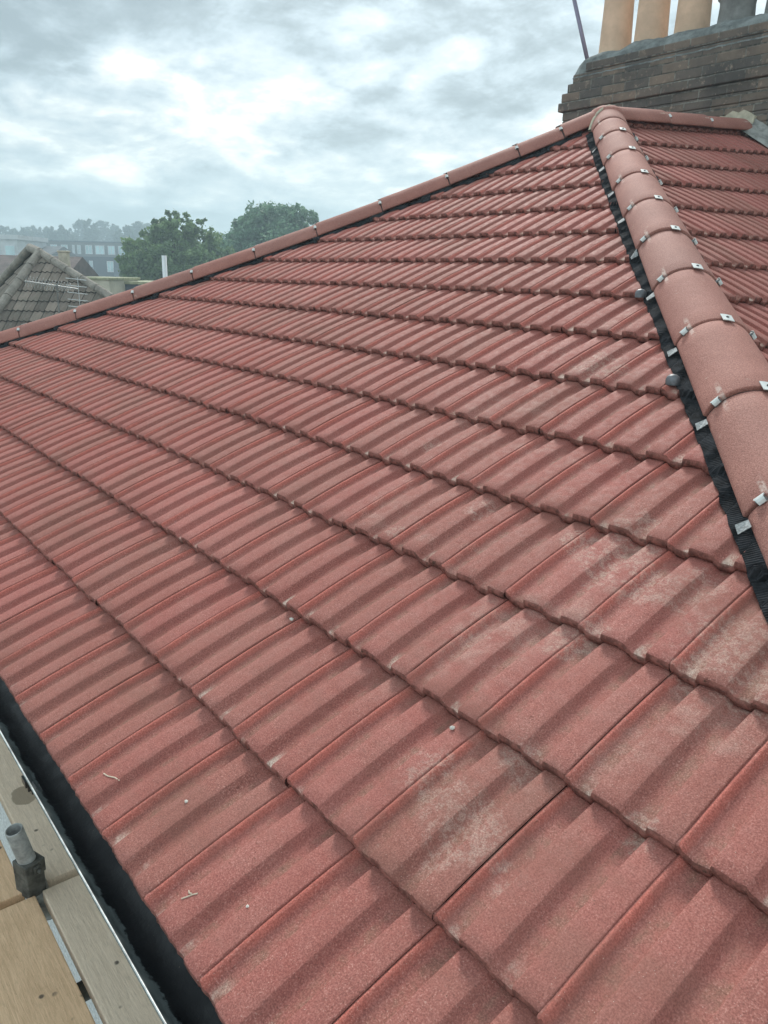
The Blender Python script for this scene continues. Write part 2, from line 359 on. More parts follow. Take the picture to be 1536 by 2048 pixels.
# ------------------------------------------------------------------ roof geometry
TW = 0.205; G = 0.30564; SAG = 0.102183; SAG2 = -0.031493; TH = 0.453909
aR, bR, aL, bL = 6.093403, -1.302883, -33.896788, 1.306549
VA = (aL - aR) / (bR - bL)
cT, sT = math.cos(TH), math.sin(TH)
def roof_pt(u, v, h=0.0):
    u = np.asarray(u, float); v = np.asarray(v, float); t = v / 16.0
    n = -(SAG * 4 * t * (1 - t) + SAG2 * 4 * t * (1 - t) * (1 - 2 * t)); z0 = n + h; l = v * G
    return np.stack([u * TW + 0 * l, l * cT - z0 * sT, l * sT + z0 * cT], -1)
def hipR(v): return roof_pt(aR + bR * np.asarray(v, float), v)
def hipL(v): return roof_pt(aL + bL * np.asarray(v, float), v)
APEX = hipR(VA)
PU = np.array([0, .010, .016, .034, .052, .074, .10, .14, .235, .250, .262, .270, .276, .35, .44, .52, .528, .55, .575, .60, .66, .735, .748, .759, .766, .772, .85, .985, .997, 1.0])
PH = np.array([-4.4, -4.4, -1.6, -1.2, -4.0, -11.0, -15.6, -17.4, -17.8, -15.6, -5.0, -.7, .0, .5, .5, .0, -1.0, -7.6, -14.2, -17.2, -18.0, -17.8, -15.6, -5.0, -.7, .0, .3, .2, -.6, -4.5]) * 0.86 / 1000.0
TT = np.array([0.0, 0.012, 0.10, 0.28, 0.5, 0.72, 0.9, 1.0, 1.10])
THK = 0.0235
def len_h(t): return -0.0262 * t + 0.0046 * 4 * t * (1 - t) - np.where(t < 0.006, 0.0022, 0.0)
def tile_field(pos, u0, u1, v0, v1, clip, seed=1, pu=PU, ph=PH, tt=TT, reverse=False):
    """pos(u, v, h) -> points; one tile per integer (u, v)."""
    r = np.random.default_rng(seed); V = []; F = []; UV = []; RN = []; FR = []; n = 0
    nu, nt = len(pu), len(tt)
    gf = grid_faces(nu, nt)
    for v in range(v0, v1):
        rowsl = r.normal(0, 0.0025)
        for u in range(u0, u1):
            if clip and not clip(u, v): continue
            dh = float(np.clip(r.normal(0, 0.0008), -.0013, .0013)); sl = (r.normal(0, 0.0022) + rowsl) / G * (0.25 if v == 0 else 1); tilt = float(np.clip(r.normal(0, 0.0010), -.0015, .0015)); rr = r.random()
            U, T = np.meshgrid(pu, tt, indexing='ij')
            H = ph[:, None] + len_h(T) + dh + tilt * (U - 0.5)
            H[:2, T[0] < 0.05] += 0.0022 if len(pu) > 20 else 0.0
            wob = r.normal(0, 0.0010, nu)[:, None] / G * (T < 0.02)
            Vv = T + sl + wob
            P = pos(u + U, v + Vv, H).reshape(-1, 3)
            V.append(P); UV.append(np.stack([u + np.clip(U, 0.0005, .9995), v + np.clip(T, 0.001, .999)], -1).reshape(-1, 2)); RN.append(np.full(nu * nt, rr)); FR.append(np.zeros(nu * nt))
            F.append(gf + n); n0 = n; n += nu * nt
            # front face: rounded arris + drop
            Uf = pu; hf = H[:, 0]; thk = THK + r.normal(0, 0.0008, nu)
            for k, (dd, dv) in enumerate(((0.0, 0.0), (0.30, -0.0035), (0.85, -0.002), (1.0, 0.004))):
                P = pos(u + Uf, v + Vv[:, 0] + dv / G, hf - thk * dd)
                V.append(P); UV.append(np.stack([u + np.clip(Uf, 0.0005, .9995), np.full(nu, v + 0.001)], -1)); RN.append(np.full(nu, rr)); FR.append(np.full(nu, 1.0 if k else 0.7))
            a = np.arange(nu - 1)
            for k in range(3):
                b0 = n + k * nu
                F.append(np.stack([b0 + a, b0 + nu + a, b0 + nu + a + 1, b0 + a + 1], 1)[:, ::-1])
            n += 4 * nu
            # left side cheek of the lap
            P = pos(np.array([u + 1.0, u + 1.0]), np.array([v + Vv[-1, 0], v + 1.1]), np.array([hf[-1] - THK, -0.04])); V.append(P)
            UV.append(np.array([[u + .9995, v + .001], [u + .9995, v + .99]])); RN.append(np.full(2, rr)); FR.append(np.zeros(2)); 
            n += 2
    V = np.concatenate(V); F = np.concatenate(F)
    if reverse: F = F[:, ::-1]
    return V, F, np.concatenate(UV), np.concatenate(RN), np.concatenate(FR)
def clip_plane(o, co, no):
    bm = bmesh.new(); bm.from_mesh(o.data)
    bmesh.ops.bisect_plane(bm, geom=bm.verts[:] + bm.edges[:] + bm.faces[:], dist=1e-6, plane_co=co, plane_no=no, clear_outer=True)
    bm.to_mesh(o.data); bm.free()

house = empty('house', (-2.8, 4.2, -5.4), label="house under the red concrete tiled hip roof that fills the picture", cat="house")
dR = Vector(hipR(15) - hipR(2)).normalized(); dL = Vector(hipL(15) - hipL(2)).normalized()
Z3 = Vector((0, 0, 1))
nRcut = Vector((dR.y, -dR.x, 0)).normalized()     # points to +x side of the right hip
if nRcut.x < 0: nRcut = -nRcut
nLcut = Vector((dL.y, -dL.x, 0)).normalized()
if nLcut.x > 0: nLcut = -nLcut
# front slope
fr = lambda u, v: (u < aR + bR * v + 1.3) and (u + 1 > aL + bL * v - 1.3)
V, F, UV, RN, FR = tile_field(roof_pt, -36, 8, 0, 16, fr, 3)
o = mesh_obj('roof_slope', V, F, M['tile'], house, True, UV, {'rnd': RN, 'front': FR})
clip_plane(o, Vector(hipR(5)) + nRcut * 0.01, nRcut); clip_plane(o, Vector(hipL(5)) + nLcut * 0.01, nLcut)
# right slope: same courses turned round the hip
vs_ = np.linspace(-1, 17, 400); HRs = hipR(vs_)
def pos_right(u, v, h):
    u = np.asarray(u, float); v = np.asarray(v, float); h = np.asarray(h, float)
    hx = np.interp(v, vs_, HRs[:, 0]); hy = np.interp(v, vs_, HRs[:, 1]); hz = np.interp(v, vs_, HRs[:, 2])
    y = 0.08 + u * TW; k = (v - 10) * 0.016 
    return np.stack([hx + h * sT, y + 0 * v, hz + k * (y - hy) + h * cT], -1)
WALLY = 5.90
def clr(u, v):
    hy = float(hipR(v + 1)[1]); return (0.08 + (u + 1) * TW) > float(hipR(v)[1]) - 0.35 and 0.08 + u * TW < WALLY
V, F, UV, RN, FR = tile_field(pos_right, 0, 29, 0, 16, clr, 5, pu=PU, reverse=False)
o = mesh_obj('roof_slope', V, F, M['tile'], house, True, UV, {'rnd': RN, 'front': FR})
clip_plane(o, Vector(APEX) + Vector((.03, 0, 0)), Vector((-1, 0, 0)))
clip_plane(o, Vector(hipR(5)) - nRcut * 0.01, -nRcut)
clip_plane(o, Vector((0, WALLY - 0.10, 0)), Vector((0, 1, 0)))
# left slope, on the far side of the left hip
HLs = hipL(vs_)
def pos_left(u, v, h):
    u = np.asarray(u, float); v = np.asarray(v, float); h = np.asarray(h, float)
    hx = np.interp(v, vs_, HLs[:, 0]); hy = np.interp(v, vs_, HLs[:, 1]); hz = np.interp(v, vs_, HLs[:, 2])
    y = 0.02 - u * TW
    return np.stack([hx - h * sT, y + 0 * v, hz + h * cT + 0 * y], -1)
def cll(u, v): return (0.02 - u * TW) > float(hipL(v)[1]) - 0.35 and 0.02 - (u + 1) * TW < WALLY
pk = [0, 1, 2, 5, 7, 8, 10, 12, 15, 17, 19, 21, 23, 25, 27, 29]
V, F, UV, RN, FR = tile_field(pos_left, -30, 1, 0, 16, cll, 6, pu=PU[pk], ph=PH[pk], tt=np.array([0, .012, .5, 1.0]))
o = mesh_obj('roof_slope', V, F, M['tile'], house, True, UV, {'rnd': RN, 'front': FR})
clip_plane(o, Vector(APEX) - Vector((.03, 0, 0)), Vector((1, 0, 0)))
clip_plane(o, Vector(hipL(5)) - nLcut * 0.01, -nLcut); clip_plane(o, Vector((0, WALLY - 0.1, 0)), Vector((0, 1, 0)))

# ------------------------------------------------------------------ hip and ridge tiles
HR = 0.125; CRN = 0.062
class Path:
    """a curve H(s), s metres down from the apex"""
    def __init__(s, f, n=600, vmax=VA, vmin=-0.6):
        v = np.linspace(vmax, vmin, n); P = f(v); d = np.r_[0, np.cumsum(np.linalg.norm(np.diff(P, axis=0), axis=1))]
        s.P, s.d, s.len = P, d, d[-1]
    def at(s, x): return Vector([np.interp(x, s.d, s.P[:, k]) for k in range(3)])
    def fr(s, x):
        a = s.at(max(0, x - 0.25)); b = s.at(min(s.len, x + 0.25)); d = (b - a).normalized()      # down the hip
        lat = Z3.cross(d).normalized(); nn = d.cross(lat)
        if nn.z < 0: nn = -nn
        return s.at(x), d, lat, nn
class Line(Path):
    def __init__(s, a, b): s.P = np.array([a, b], float); s.len = float(np.linalg.norm(s.P[1] - s.P[0])); s.d = np.array([0, s.len])
def arc_shell(path, s0, s1, r, cr, a0, a1, thk, mat, name, parent, nseg=28, ns=5, rnd=0.5, dz=0.0, roll=0.0, taper=0.0, uvs=True, yaw=0.0):
    V = []; UV = []; F = []
    sec = [(k, r_) for r_ in (0, 1) for k in range(nseg + 1)]
    for i in range(ns + 1):
        x = s0 + (s1 - s0) * i / ns; c, d, lat, nn = path.fr(x)
        rr = r + taper * (i / ns - 0.5)
        ax = c + nn * (cr - r + dz) + lat * yaw * (i / ns - 0.5)
        for k, inner in sec:
            ph = a0 + (a1 - a0) * k / nseg + roll; q = rr - (thk if inner else 0)
            if k in (0, nseg) and not inner: q -= 0.003
            V.append(ax + lat * q * math.sin(ph) + nn * q * math.cos(ph)); UV.append((k / nseg, i / ns))
    m_ = 2 * (nseg + 1)
    for i in range(ns):
        for k in range(nseg):
            F.append((i * m_ + k, i * m_ + k + 1, (i + 1) * m_ + k + 1, (i + 1) * m_ + k))
            b = nseg + 1; F.append((i * m_ + b + k, (i + 1) * m_ + b + k, (i + 1) * m_ + b + k + 1, i * m_ + b + k + 1))
        for k in (0, nseg):
            F.append((i * m_ + k, (i + 1) * m_ + k, (i + 1) * m_ + k + nseg + 1, i * m_ + k + nseg + 1))
    for i in (0, ns):
        for k in range(nseg): F.append((i * m_ + k, i * m_ + k + nseg + 1, i * m_ + k + nseg + 2, i * m_ + k + 1))
    o = mesh_obj(name, V, F, mat, parent, True, UV, {'rnd': np.full(len(V), rnd)})
    bm = bmesh.new(); bm.from_mesh(o.data); bmesh.ops.recalc_face_normals(bm, faces=bm.faces); bm.to_mesh(o.data); bm.free()
    md = o.modifiers.new('bevel', 'BEVEL'); md.width = 0.0035; md.segments = 2; md.limit_method = 'ANGLE'; md.angle_limit = R_(50)
    return o
def curved_plate(path, s0, s1, r, cr, p0, p1, mat, parent, name='clip', lift=0.003, thk=0.002, screw=True, bend=0.0):
    V = []; F = []; n = 6
    for i, x in enumerate((s0, s1)):
        c, d, lat, nn = path.fr(x); ax = c + nn * (cr - r)
        for k in range(n + 1):
            ph = p0 + (p1 - p0) * k / n
            for q in (r + lift, r + lift + thk):
                V.append(ax + lat * q * math.sin(ph) + nn * q * math.cos(ph))
    m_ = 2 * (n + 1)
    for k in range(n):
        a = 2 * k
        F += [(a + 1, a + 3, m_ + a + 3, m_ + a + 1), (a, m_ + a, m_ + a + 2, a + 2), (a, a + 2, a + 3, a + 1), (m_ + a, m_ + a + 1, m_ + a + 3, m_ + a + 2)]
    F += [(0, 1, m_ + 1, m_), (2 * n, m_ + 2 * n, m_ + 2 * n + 1, 2 * n + 1)]
    o = mesh_obj(name, V, F, mat, parent)
    bm = bmesh.new(); bm.from_mesh(o.data); bmesh.ops.recalc_face_normals(bm, faces=bm.faces)
    if screw:
        c, d, lat, nn = path.fr((s0 + s1) / 2); ph = (p0 + p1) / 2; rad = lat * math.sin(ph) + nn * math.cos(ph)
        sc = c + nn * (cr - r) + rad * (r + lift + thk)
        mb = MB(); mb.tube(sc - rad * 0.001, sc + rad * 0.0025, 0.0050, 0.0042, 10)
        vs = [bm.verts.new(v) for v in mb.v]
        for f in mb.f:
            nf = bm.faces.new([vs[i] for i in f]); nf.material_index = 1
        o.data.materials.append(M['screw'])
    bm.to_mesh(o.data); bm.free(); return o
def hook(path, s, r, cr, ph, parent, sgn):
    """side clamp: a pale T plate on the tile below with a dark hook dropping in the joint"""
    c, d, lat, nn = path.fr(s); ax = c + nn * (cr - r)
    rad = lat * math.sin(ph) + nn * math.cos(ph); tan = lat * math.cos(ph) - nn * math.sin(ph)
    def P(a, b, h): # a along hip down, b round the tile, h out
        a *= 0.58; b *= 0.62; h *= 0.66
        q = ph + b / r; rr = lat * math.sin(q) + nn * math.cos(q); return ax + rr * (r + h) + d * a
    V = []; F = []
    prof = [(-0.020, 0.004), (-0.016, 0.012), (-0.004, 0.017), (0.006, 0.016), (0.014, 0.010), (0.018, 0.001)]
    for a, h in prof:
        w = 0.019 if a < 0.0 else 0.014
        for b in (-w, w):
            for e in (0, 0.0022): V.append(P(a, b, h + e))
    for i in range(len(prof) - 1):
        k = 4 * i; F += [(k, k + 2, k + 6, k + 4), (k + 1, k + 5, k + 7, k + 3), (k, k + 4, k + 5, k + 1), (k + 2, k + 3, k + 7, k + 6)]
    F += [(0, 1, 3, 2), (4 * len(prof) - 4, 4 * len(prof) - 2, 4 * len(prof) - 1, 4 * len(prof) - 3)]
    o = mesh_obj('clip', V, F, M['clip'], parent); o.data.materials.append(M['clipgrey'])
    bm = bmesh.new(); bm.from_mesh(o.data); bmesh.ops.recalc_face_normals(bm, faces=bm.faces)
    mb = MB(); mb.tube(P(0.001, -0.010, 0.012), P(0.001, -0.010, -0.012), 0.006, 0.007, 8); mb.tube(P(0.002, 0.012, 0.011), P(0.004, 0.012, -0.004), 0.004, 0.004, 8)
    vs = [bm.verts.new(v) for v in mb.v]
    for f in mb.f:
        nf = bm.faces.new([vs[i] for i in f]); nf.material_index = 1
    bm.to_mesh(o.data); bm.free(); return o
A0, A1 = R_(-74), R_(74)
def hip_run(path, joints, s_first, label_last, sideclips=True, gap=0.008, bottomplates=0):
    js = joints
    for i in range(len(js) - 1):
        s0, s1 = js[i], js[i + 1]
        t = arc_shell(path, s0 + gap / 2, s1 - gap / 2, HR, CRN, A0, A1, 0.016, M['ridge'], 'hip_tile', house, rnd=random.random(), dz=random.uniform(-.0025, .0025), roll=R_(random.uniform(-1, 1)), taper=0.006, yaw=random.uniform(-.005, .005))
        if i > 0:
            arc_shell(path, s0 - 0.022, s0 + 0.022, HR - 0.009, CRN - 0.009, A0 * 1.02, A1 * 1.02, 0.006, M['union'], 'joint_seal', t, nseg=20, ns=1)
            if sideclips:
                curved_plate(path, s0 - 0.026, s0 + 0.022, HR, CRN, R_(8) - 0.12, R_(8) + 0.14, M['clip'], t, lift=0.005)
                for ph in (-50, 54): hook(path, s0 + 0.004, HR, CRN, R_(ph), t, 1)
PR = Path(hipR); PL = Path(hipL)
jR = [0.281, 0.60, 1.024, 1.50, 1.96, 2.415, 2.885, 3.372, 3.85] + [3.85 + 0.462 * k for k in range(1, 6)]
jR = [x for x in jR if x < PR.len]
arc_shell(PR, -0.06, 0.277, HR, CRN, A0, A1, 0.016, M['ridge'], 'hip_tile', house, rnd=0.8)
hip_run(PR, jR, 0, '')
jL = [0.0, 0.30, 0.597, 1.079, 1.556, 2.032, 2.497, 2.978, 3.449, 3.918, 4.391] + [4.391 + 0.467 * k for k in range(1, 5)]
jL = [x for x in jL if x < PL.len]
def hip_run_left():
    for i in range(len(jL) - 1):
        s0, s1 = jL[i], jL[i + 1]
        t = arc_shell(PL, s0 + .004, s1 - .004, HR, CRN, A0, A1, 0.016, M['ridge'], 'hip_tile', house, rnd=random.random(), dz=random.uniform(-.004, .004), taper=0.006, yaw=random.uniform(-.008, .008))
        if i > 0:
            arc_shell(PL, s0 - 0.02, s0 + 0.02, HR - 0.007, CRN - 0.007, A0 * 1.02, A1 * 1.02, 0.006, M['union'], 'joint_seal', t, nseg=20, ns=1)
            curved_plate(PL, s0 - 0.02, s0 + 0.02, HR, CRN, R_(-12) - 0.14, R_(-12) + 0.14, M['clip'], t, lift=0.004)
            hook(PL, s0 + .004, HR, CRN, R_(44), t, 1)
hip_run_left()
RIDGE_END = APEX + np.array([0.0, 1.62, 1.62 * 0.075])
PD = Line(APEX, RIDGE_END)
jD = [0.0, 0.55, 1.07, PD.len]
for i in range(3):
    t = arc_shell(PD, jD[i] + .004, jD[i + 1] - .004, HR, CRN, A0, A1, 0.016, M['ridge'], 'ridge_tile', house, rnd=random.random(), taper=0.008)
    if i: 
        arc_shell(PD, jD[i] - 0.02, jD[i] + 0.02, HR - 0.007, CRN - 0.007, A0 * 1.02, A1 * 1.02, 0.006, M['union'], 'joint_seal', t, nseg=20, ns=1)
        for ph in (52, -52): hook(PD, jD[i] + .004, HR, CRN, R_(ph), t, 1)
arc_shell(PD, PD.len - 0.002, PD.len + 0.06, HR - 0.02, CRN - 0.02, A0, A1, 0.02, M['lead'], 'ridge_end', house, nseg=16, ns=1)
# mortar collar where hips and ridge meet
def bead(pts, r, mat, name, parent, n=8, jit=0.3):
    V = []; F = []; pts = [Vector(p) for p in pts]
    for i, p in enumerate(pts):
        d = (pts[min(i + 1, len(pts) - 1)] - pts[max(i - 1, 0)]).normalized(); u = d.orthogonal().normalized(); w = d.cross(u)
        for k in range(n):
            a = 2 * math.pi * k / n; V.append(p + (u * math.cos(a) + w * math.sin(a)) * r * (1 + jit * (random.random() - .5)))
    for i in range(len(pts) - 1):
        for k in range(n): F.append((i * n + k, i * n + (k + 1) % n, (i + 1) * n + (k + 1) % n, (i + 1) * n + k))
    return mesh_obj(name, V, F, mat, parent, True)
col = []
c, d, lat, nn = PR.fr(0.30)
sgn = -1 if lat.x > 0 else 1
for k in range(15):
    ph = sgn * R_(-8 + 84 * k / 14); x = 0.02 + 0.20 * (k / 14) ** 1.3
    cc = PR.at(x) + nn * (CRN - HR); col.append(cc + (lat * math.sin(ph) + nn * math.cos(ph)) * (HR + 0.001))
bead(col, 0.010, M['mortar'], 'mortar_bead', house)
mb = MB(); mb.lathe(Vector(APEX) - Z3 * 0.045, [(0.128, 0.0), (0.118, 0.045), (0.095, 0.080), (0.055, 0.100), (0.001, 0.106)], 24)
mb.build('ridge_cap', M['ridge'], house, smooth=True)

# pleated roll under the hip tiles, draped over the courses
def prof_h(u, v):
    fu = np.mod(u, 1.0); fv = np.mod(v, 1.0); return np.interp(fu, PU, PH) + len_h(np.maximum(fv, 0.02))
def drape(path, side, pos, uv_of, name):
    ss = np.arange(0.18, min(path.len, 7.0), 0.0018); V = []; nW = 6
    rag = np.interp(ss, np.arange(0, 8, 0.035), np.random.default_rng(4).normal(0, 0.0018, len(np.arange(0, 8, 0.035))))
    c, d, lat, nn = path.fr(3.0)
    for i, x in enumerate(ss):
        c = path.at(x); ple = 0.0016 * (1 if i % 4 < 2 else -1) + 0.0010 * math.sin(x * 61)
        for k in range(nW):
            f = k / (nW - 1); L_ = 0.085 + (0.148 + rag[i] - 0.085) * f
            p = c + lat * side * L_
            u, v = uv_of(p); h = max(float(prof_h(u, v + 0.035)), float(prof_h(u, v)), -0.030) * 0.8 + 0.003
            q = pos(u, v, h + ple * (0.5 + 0.5 * f) * (1.0 if f > .4 else .6) + 0.008 * (1 - f) ** 2)
            V.append(q)
    F = grid_faces(len(ss), nW)
    return mesh_obj(name, V, F, M['roll'], house)
def uv_front(p):
    v = p.y / cT / G
    for _ in range(4):
        q = roof_pt(0, v); v += (p.y - q[1]) / (cT * G)
    return p.x / TW, v
def uv_right(p):
    v = np.interp(-p.x, -HRs[:, 0], vs_); return (p.y - 0.08) / TW, float(v)
def uv_left(p):
    v = np.interp(p.x, HLs[:, 0], vs_); return (0.02 - p.y) / TW, float(v)
c, d, lat, nn = PR.fr(3.0); sf = 1 if (lat.x * -nRcut.x + lat.y * -nRcut.y) > 0 else -1
drape(PR, sf, roof_pt, uv_front, 'hip_roll'); drape(PR, -sf, pos_right, uv_right, 'hip_roll')
c, d, lat, nn = PL.fr(3.0); sf2 = 1 if (lat.x * -nLcut.x + lat.y * -nLcut.y) > 0 else -1
drape(PL, sf2, roof_pt, uv_front, 'hip_roll')
# foil tags at each joint, and the grey bungs where courses end
c, d, lat, nn = PR.fr(3.0)
def tagplate(s, L0, L1, w, ang=0.0):
    cc, d_, la, n_ = PR.fr(s); V = []
    for a in (-w / 2, w / 2):
        for b in (L0, L1):
            p = cc + la * sf * b + d_ * (a + ang * (b - L0)); u, v = uv_front(p); q = Vector(roof_pt(u, v, float(prof_h(u, v)) * .5 + (0.026 if b == L0 else 0.012))); V += [q, q + Vector((0, 0, 0.0016))]
    F = [(0, 1, 3, 2), (4, 6, 7, 5), (0, 4, 5, 1), (2, 3, 7, 6), (0, 2, 6, 4), (1, 5, 7, 3)]
    return mesh_obj('foil_tag', V, F, M['foil'], house)
for s in jR[1:10]:
    tagplate(s + 0.03, 0.116, 0.143, 0.026, random.uniform(-.15, .15))
for s in (2.87, 3.60):
    cc, d_, la, n_ = PR.fr(s - 0.02); p = cc + la * sf * 0.155; u, v = uv_front(p); q = Vector(roof_pt(u, v, 0.0))
    mb = MB(); mb.lathe(q, [(0.020, -0.01), (0.021, 0.004), (0.018, 0.013), (0.010, 0.019), (0.001, 0.021)], 16)
    mb.build('end_bung', M['lead'], house, smooth=True)

# ------------------------------------------------------------------ gutter, fascia, walls
def gutter(x0, x1, yc, zc, r):
    V = []; F = []; n = 18; xs = np.linspace(x0, x1, 60)
    prof = [(yc - r * math.cos(a), zc - r * math.sin(a)) for a in np.linspace(0, math.pi, n)]
    inn = [(yc - (r - .003) * math.cos(a), zc - (r - .003) * math.sin(a)) for a in np.linspace(math.pi, 0, n)]
    sec = prof + inn; k_ = len(sec)
    for x in xs:
        for y, z in sec: V.append((x, y, z))
    for i in range(len(xs) - 1):
        for k in range(k_): F.append((i * k_ + k, i * k_ + (k + 1) % k_, (i + 1) * k_ + (k + 1) % k_, (i + 1) * k_ + k))
    return V, F
def mat_gutter():
    t = NT("black_gutter_with_grey_band"); x, y, z = t.sep(t.tc.outputs['Object'])[:3]
    edge = t.math('ADD', y, t.math('MULTIPLY', t.math('SUBTRACT', t.noise(14, 5, 0.7), 0.5), 0.050))
    grey_band = t.math('MULTIPLY', t.mr(edge, -0.022, -0.027), t.mr(t.noise(45, 4, 0.7, t.map((0.25, 1, 1))), 0.30, 0.62, 0.45, 1.0))  # greyer colour towards the outer rim, with a wavy edge
    c = t.mix(grey_band, (0.008, 0.009, 0.011), (0.15, 0.18, 0.18))
    c = t.mix(t.mr(t.noise(160, 3, 0.6), 0.70, 0.74, 0, 0.6), c, (0.13, 0.10, 0.07))
    t.set('Base Color', c); t.set('Roughness', t.mr(t.noise(20, 3), 0.3, 0.7, 0.38, 0.6)); t.b.inputs['Specular IOR Level'].default_value = 0.35
    t.bump(t.noise(120, 4, 0.7), 0.001); return t.m
V, F = gutter(-6.9, 1.2, 0.003, -0.042, 0.056)
g = mesh_obj('gutter', V, F, mat_gutter(), house, True)
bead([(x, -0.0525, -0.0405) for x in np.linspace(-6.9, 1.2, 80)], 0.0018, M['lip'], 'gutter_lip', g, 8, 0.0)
for x in (-0.95, -1.95, -2.95, -3.95, -4.95, -5.95, 0.3):
    mb = MB(); ring = [(0.003 - 0.059 * math.cos(a), -0.042 - 0.059 * math.sin(a)) for a in np.linspace(0.2, math.pi, 14)]
    for (y0, z0), (y1, z1) in zip(ring[:-1], ring[1:]): mb.box((x - .015, min(y0, y1) - .001, min(z0, z1) - .002), (x + .015, max(y0, y1) + .001, max(z0, z1)))
    mb.build('gutter_bracket', M['gutter'], g)
MB().box((-6.9, 0.075, -0.26), (1.2, 0.097, -0.055)).build('fascia', simple("white_fascia", (0.7, 0.7, 0.68), 0.5), house)
MB().box((-6.85, 0.098, -0.262), (1.18, 0.33, -0.245)).build('soffit', simple("white_soffit", (0.65, 0.65, 0.63), 0.6), house)
MB().box((-6.7, 0.331, -5.4), (1.0, 5.85, -0.264)).build('wall', simple('pale_dashed_render', (0.60, 0.61, 0.60), 0.95, 0, 0.25, 60, 0.004, 160), house)
# underlay below the tiles so nothing shows through
V = []
for v in np.linspace(0.25, VA - 0.25, 24):
    for f in np.linspace(0, 1, 3): V.append(roof_pt(aL + bL * v + f * (aR + bR * v - aL - bL * v), v, -0.085))
mesh_obj('underlay', V, grid_faces(24, 3), M['dark'], house)

# ------------------------------------------------------------------ chimney
CY = WALLY; ch = empty('chimney', (-3.2, CY + .4, 1.8)); ch.parent = house; ch.matrix_parent_inverse = parent_mat(house).inverted()
XL = -4.64; XRt = -1.35; DEP = 0.86
courses = []  # (z0, z1, projection)
z = 1.2
prof_c = [(2.455, 0.0), (2.502, 0.0), (2.578, 0.048), (2.654, 0.014), (2.730, -0.018), (2.806, -0.060), (2.880, -0.066)]
mb = MB()
zc = 2.502 - 18 * 0.077
seq = [(zc + 0.077 * k, 0.0) for k in range(18)] + [(2.502, 0.045), (2.579, 0.020), (2.656, -0.022), (2.733, -0.055)]
rb = random.Random(3)
for k, (z0, pr_) in enumerate(seq):
    z1 = (seq[k + 1][0] if k + 1 < len(seq) else 2.808)
    e = rb.uniform(-.003, .003)
    mb.box((XL - pr_ - e, CY - pr_ * 0.55 - e, z0 + 0.0005), (XRt + pr_ + e, CY + DEP + pr_ + e, z1 - 0.0005))
mb.box((XL + 0.20, CY + 0.024, 2.8105), (XRt - 0.06, CY + DEP - 0.05, 2.884))
cb_ = mb.build('brickwork', M['brick'], ch, bevel=0.010, seg=3)
# flaunching: rounded sooty cap
def flaunch():
    nx, ny = 70, 26; V = []
    x0, x1, y0, y1 = XL + 0.055, XRt - 0.055, CY + 0.03, CY + DEP - 0.04
    r = np.random.default_rng(2)
    bumpx = np.interp(np.linspace(0, 1, nx), np.linspace(0, 1, 24), r.normal(0, 0.010, 24))
    for i in range(nx):
        for j in range(ny):
            a = i / (nx - 1); b = j / (ny - 1)
            ex = min(a, 1 - a) * (x1 - x0) / 0.32; ey = min(b, 1 - b) * (y1 - y0) / 0.16
            hx = math.sqrt(max(0, 1 - max(0, 1 - ex) ** 2)); hy = math.sqrt(max(0, 1 - max(0, 1 - ey) ** 2))
            V.append((x0 + (x1 - x0) * a, y0 + (y1 - y0) * b, 2.775 + 0.21 * min(hx, hy ** .8) + bumpx[i] * hy * hx + r.normal(0, .002)))
    F = list(map(tuple, grid_faces(nx, ny)))
    n = len(V); rim = [i * ny for i in range(nx)]
    return mesh_obj('flaunching', V, F, M['flaunch'], ch, True)
flaunch()
py = CY + 0.31
for i, (px, mat_) in enumerate(((-4.355, 'pot'), (-3.985, 'pot'), (-3.592, 'pot'), (-3.205, 'potgrey'), (-2.815, 'potgrey'), (-2.42, 'pot'), (-2.03, 'pot'))):
    z0 = 2.93 + rb.uniform(-.005, .01); mb = MB()
    if mat_ == 'pot':
        pf = [(0.136, 0), (0.134, 0.05), (0.128, 0.25), (0.120, 0.55), (0.116, 0.78), (0.130, 0.80), (0.132, 0.86), (0.122, 0.88), (0.098, 0.88), (0.092, 0.6)]
    else:
        pf = [(0.138, 0), (0.134, 0.06), (0.126, 0.20), (0.130, 0.235), (0.146, 0.25), (0.148, 0.29), (0.136, 0.31), (0.128, 0.33), (0.118, 0.52), (0.132, 0.53), (0.132, 0.58), (0.095, 0.58), (0.09, 0.4)]
    mb.lathe((px, py, z0), [(r_ * 1.06, h_) for r_, h_ in pf], 36)
    tag(mb.build('chimney_pot', M[mat_], ch, smooth=True), label=("plain buff clay pot" if mat_ == 'pot' else "sooty grey pot with a banded collar"))
# ragged cream mortar and grey cement at the foot of the stack, where the ridge runs in
def slab_from_outline(name, pts, y, thk, mat, parent):
    n = len(pts); V = [(x, y, z) for x, z in pts] + [(x, y + thk, z) for x, z in pts]
    F = [tuple(range(n)), tuple(range(n, 2 * n))[::-1]] + [(i, (i + 1) % n, n + (i + 1) % n, n + i) for i in range(n)]
    o = mesh_obj(name, V, F, mat, parent)
    bm = bmesh.new(); bm.from_mesh(o.data); bmesh.ops.recalc_face_normals(bm, faces=bm.faces); bmesh.ops.triangulate(bm, faces=bm.faces[:]); bm.to_mesh(o.data); bm.free()
    return o
slab_from_outline('mortar_patch', [(-3.07, 2.215), (-3.03, 2.268), (-2.99, 2.262), (-2.93, 2.292), (-2.88, 2.272), (-2.84, 2.288), (-2.79, 2.262), (-2.745, 2.232), (-2.755, 2.16), (-2.79, 2.09), (-2.835, 2.05), (-2.90, 2.10), (-2.96, 2.14), (-3.02, 2.17)], CY - 0.030, 0.05, M['mortar'], ch)
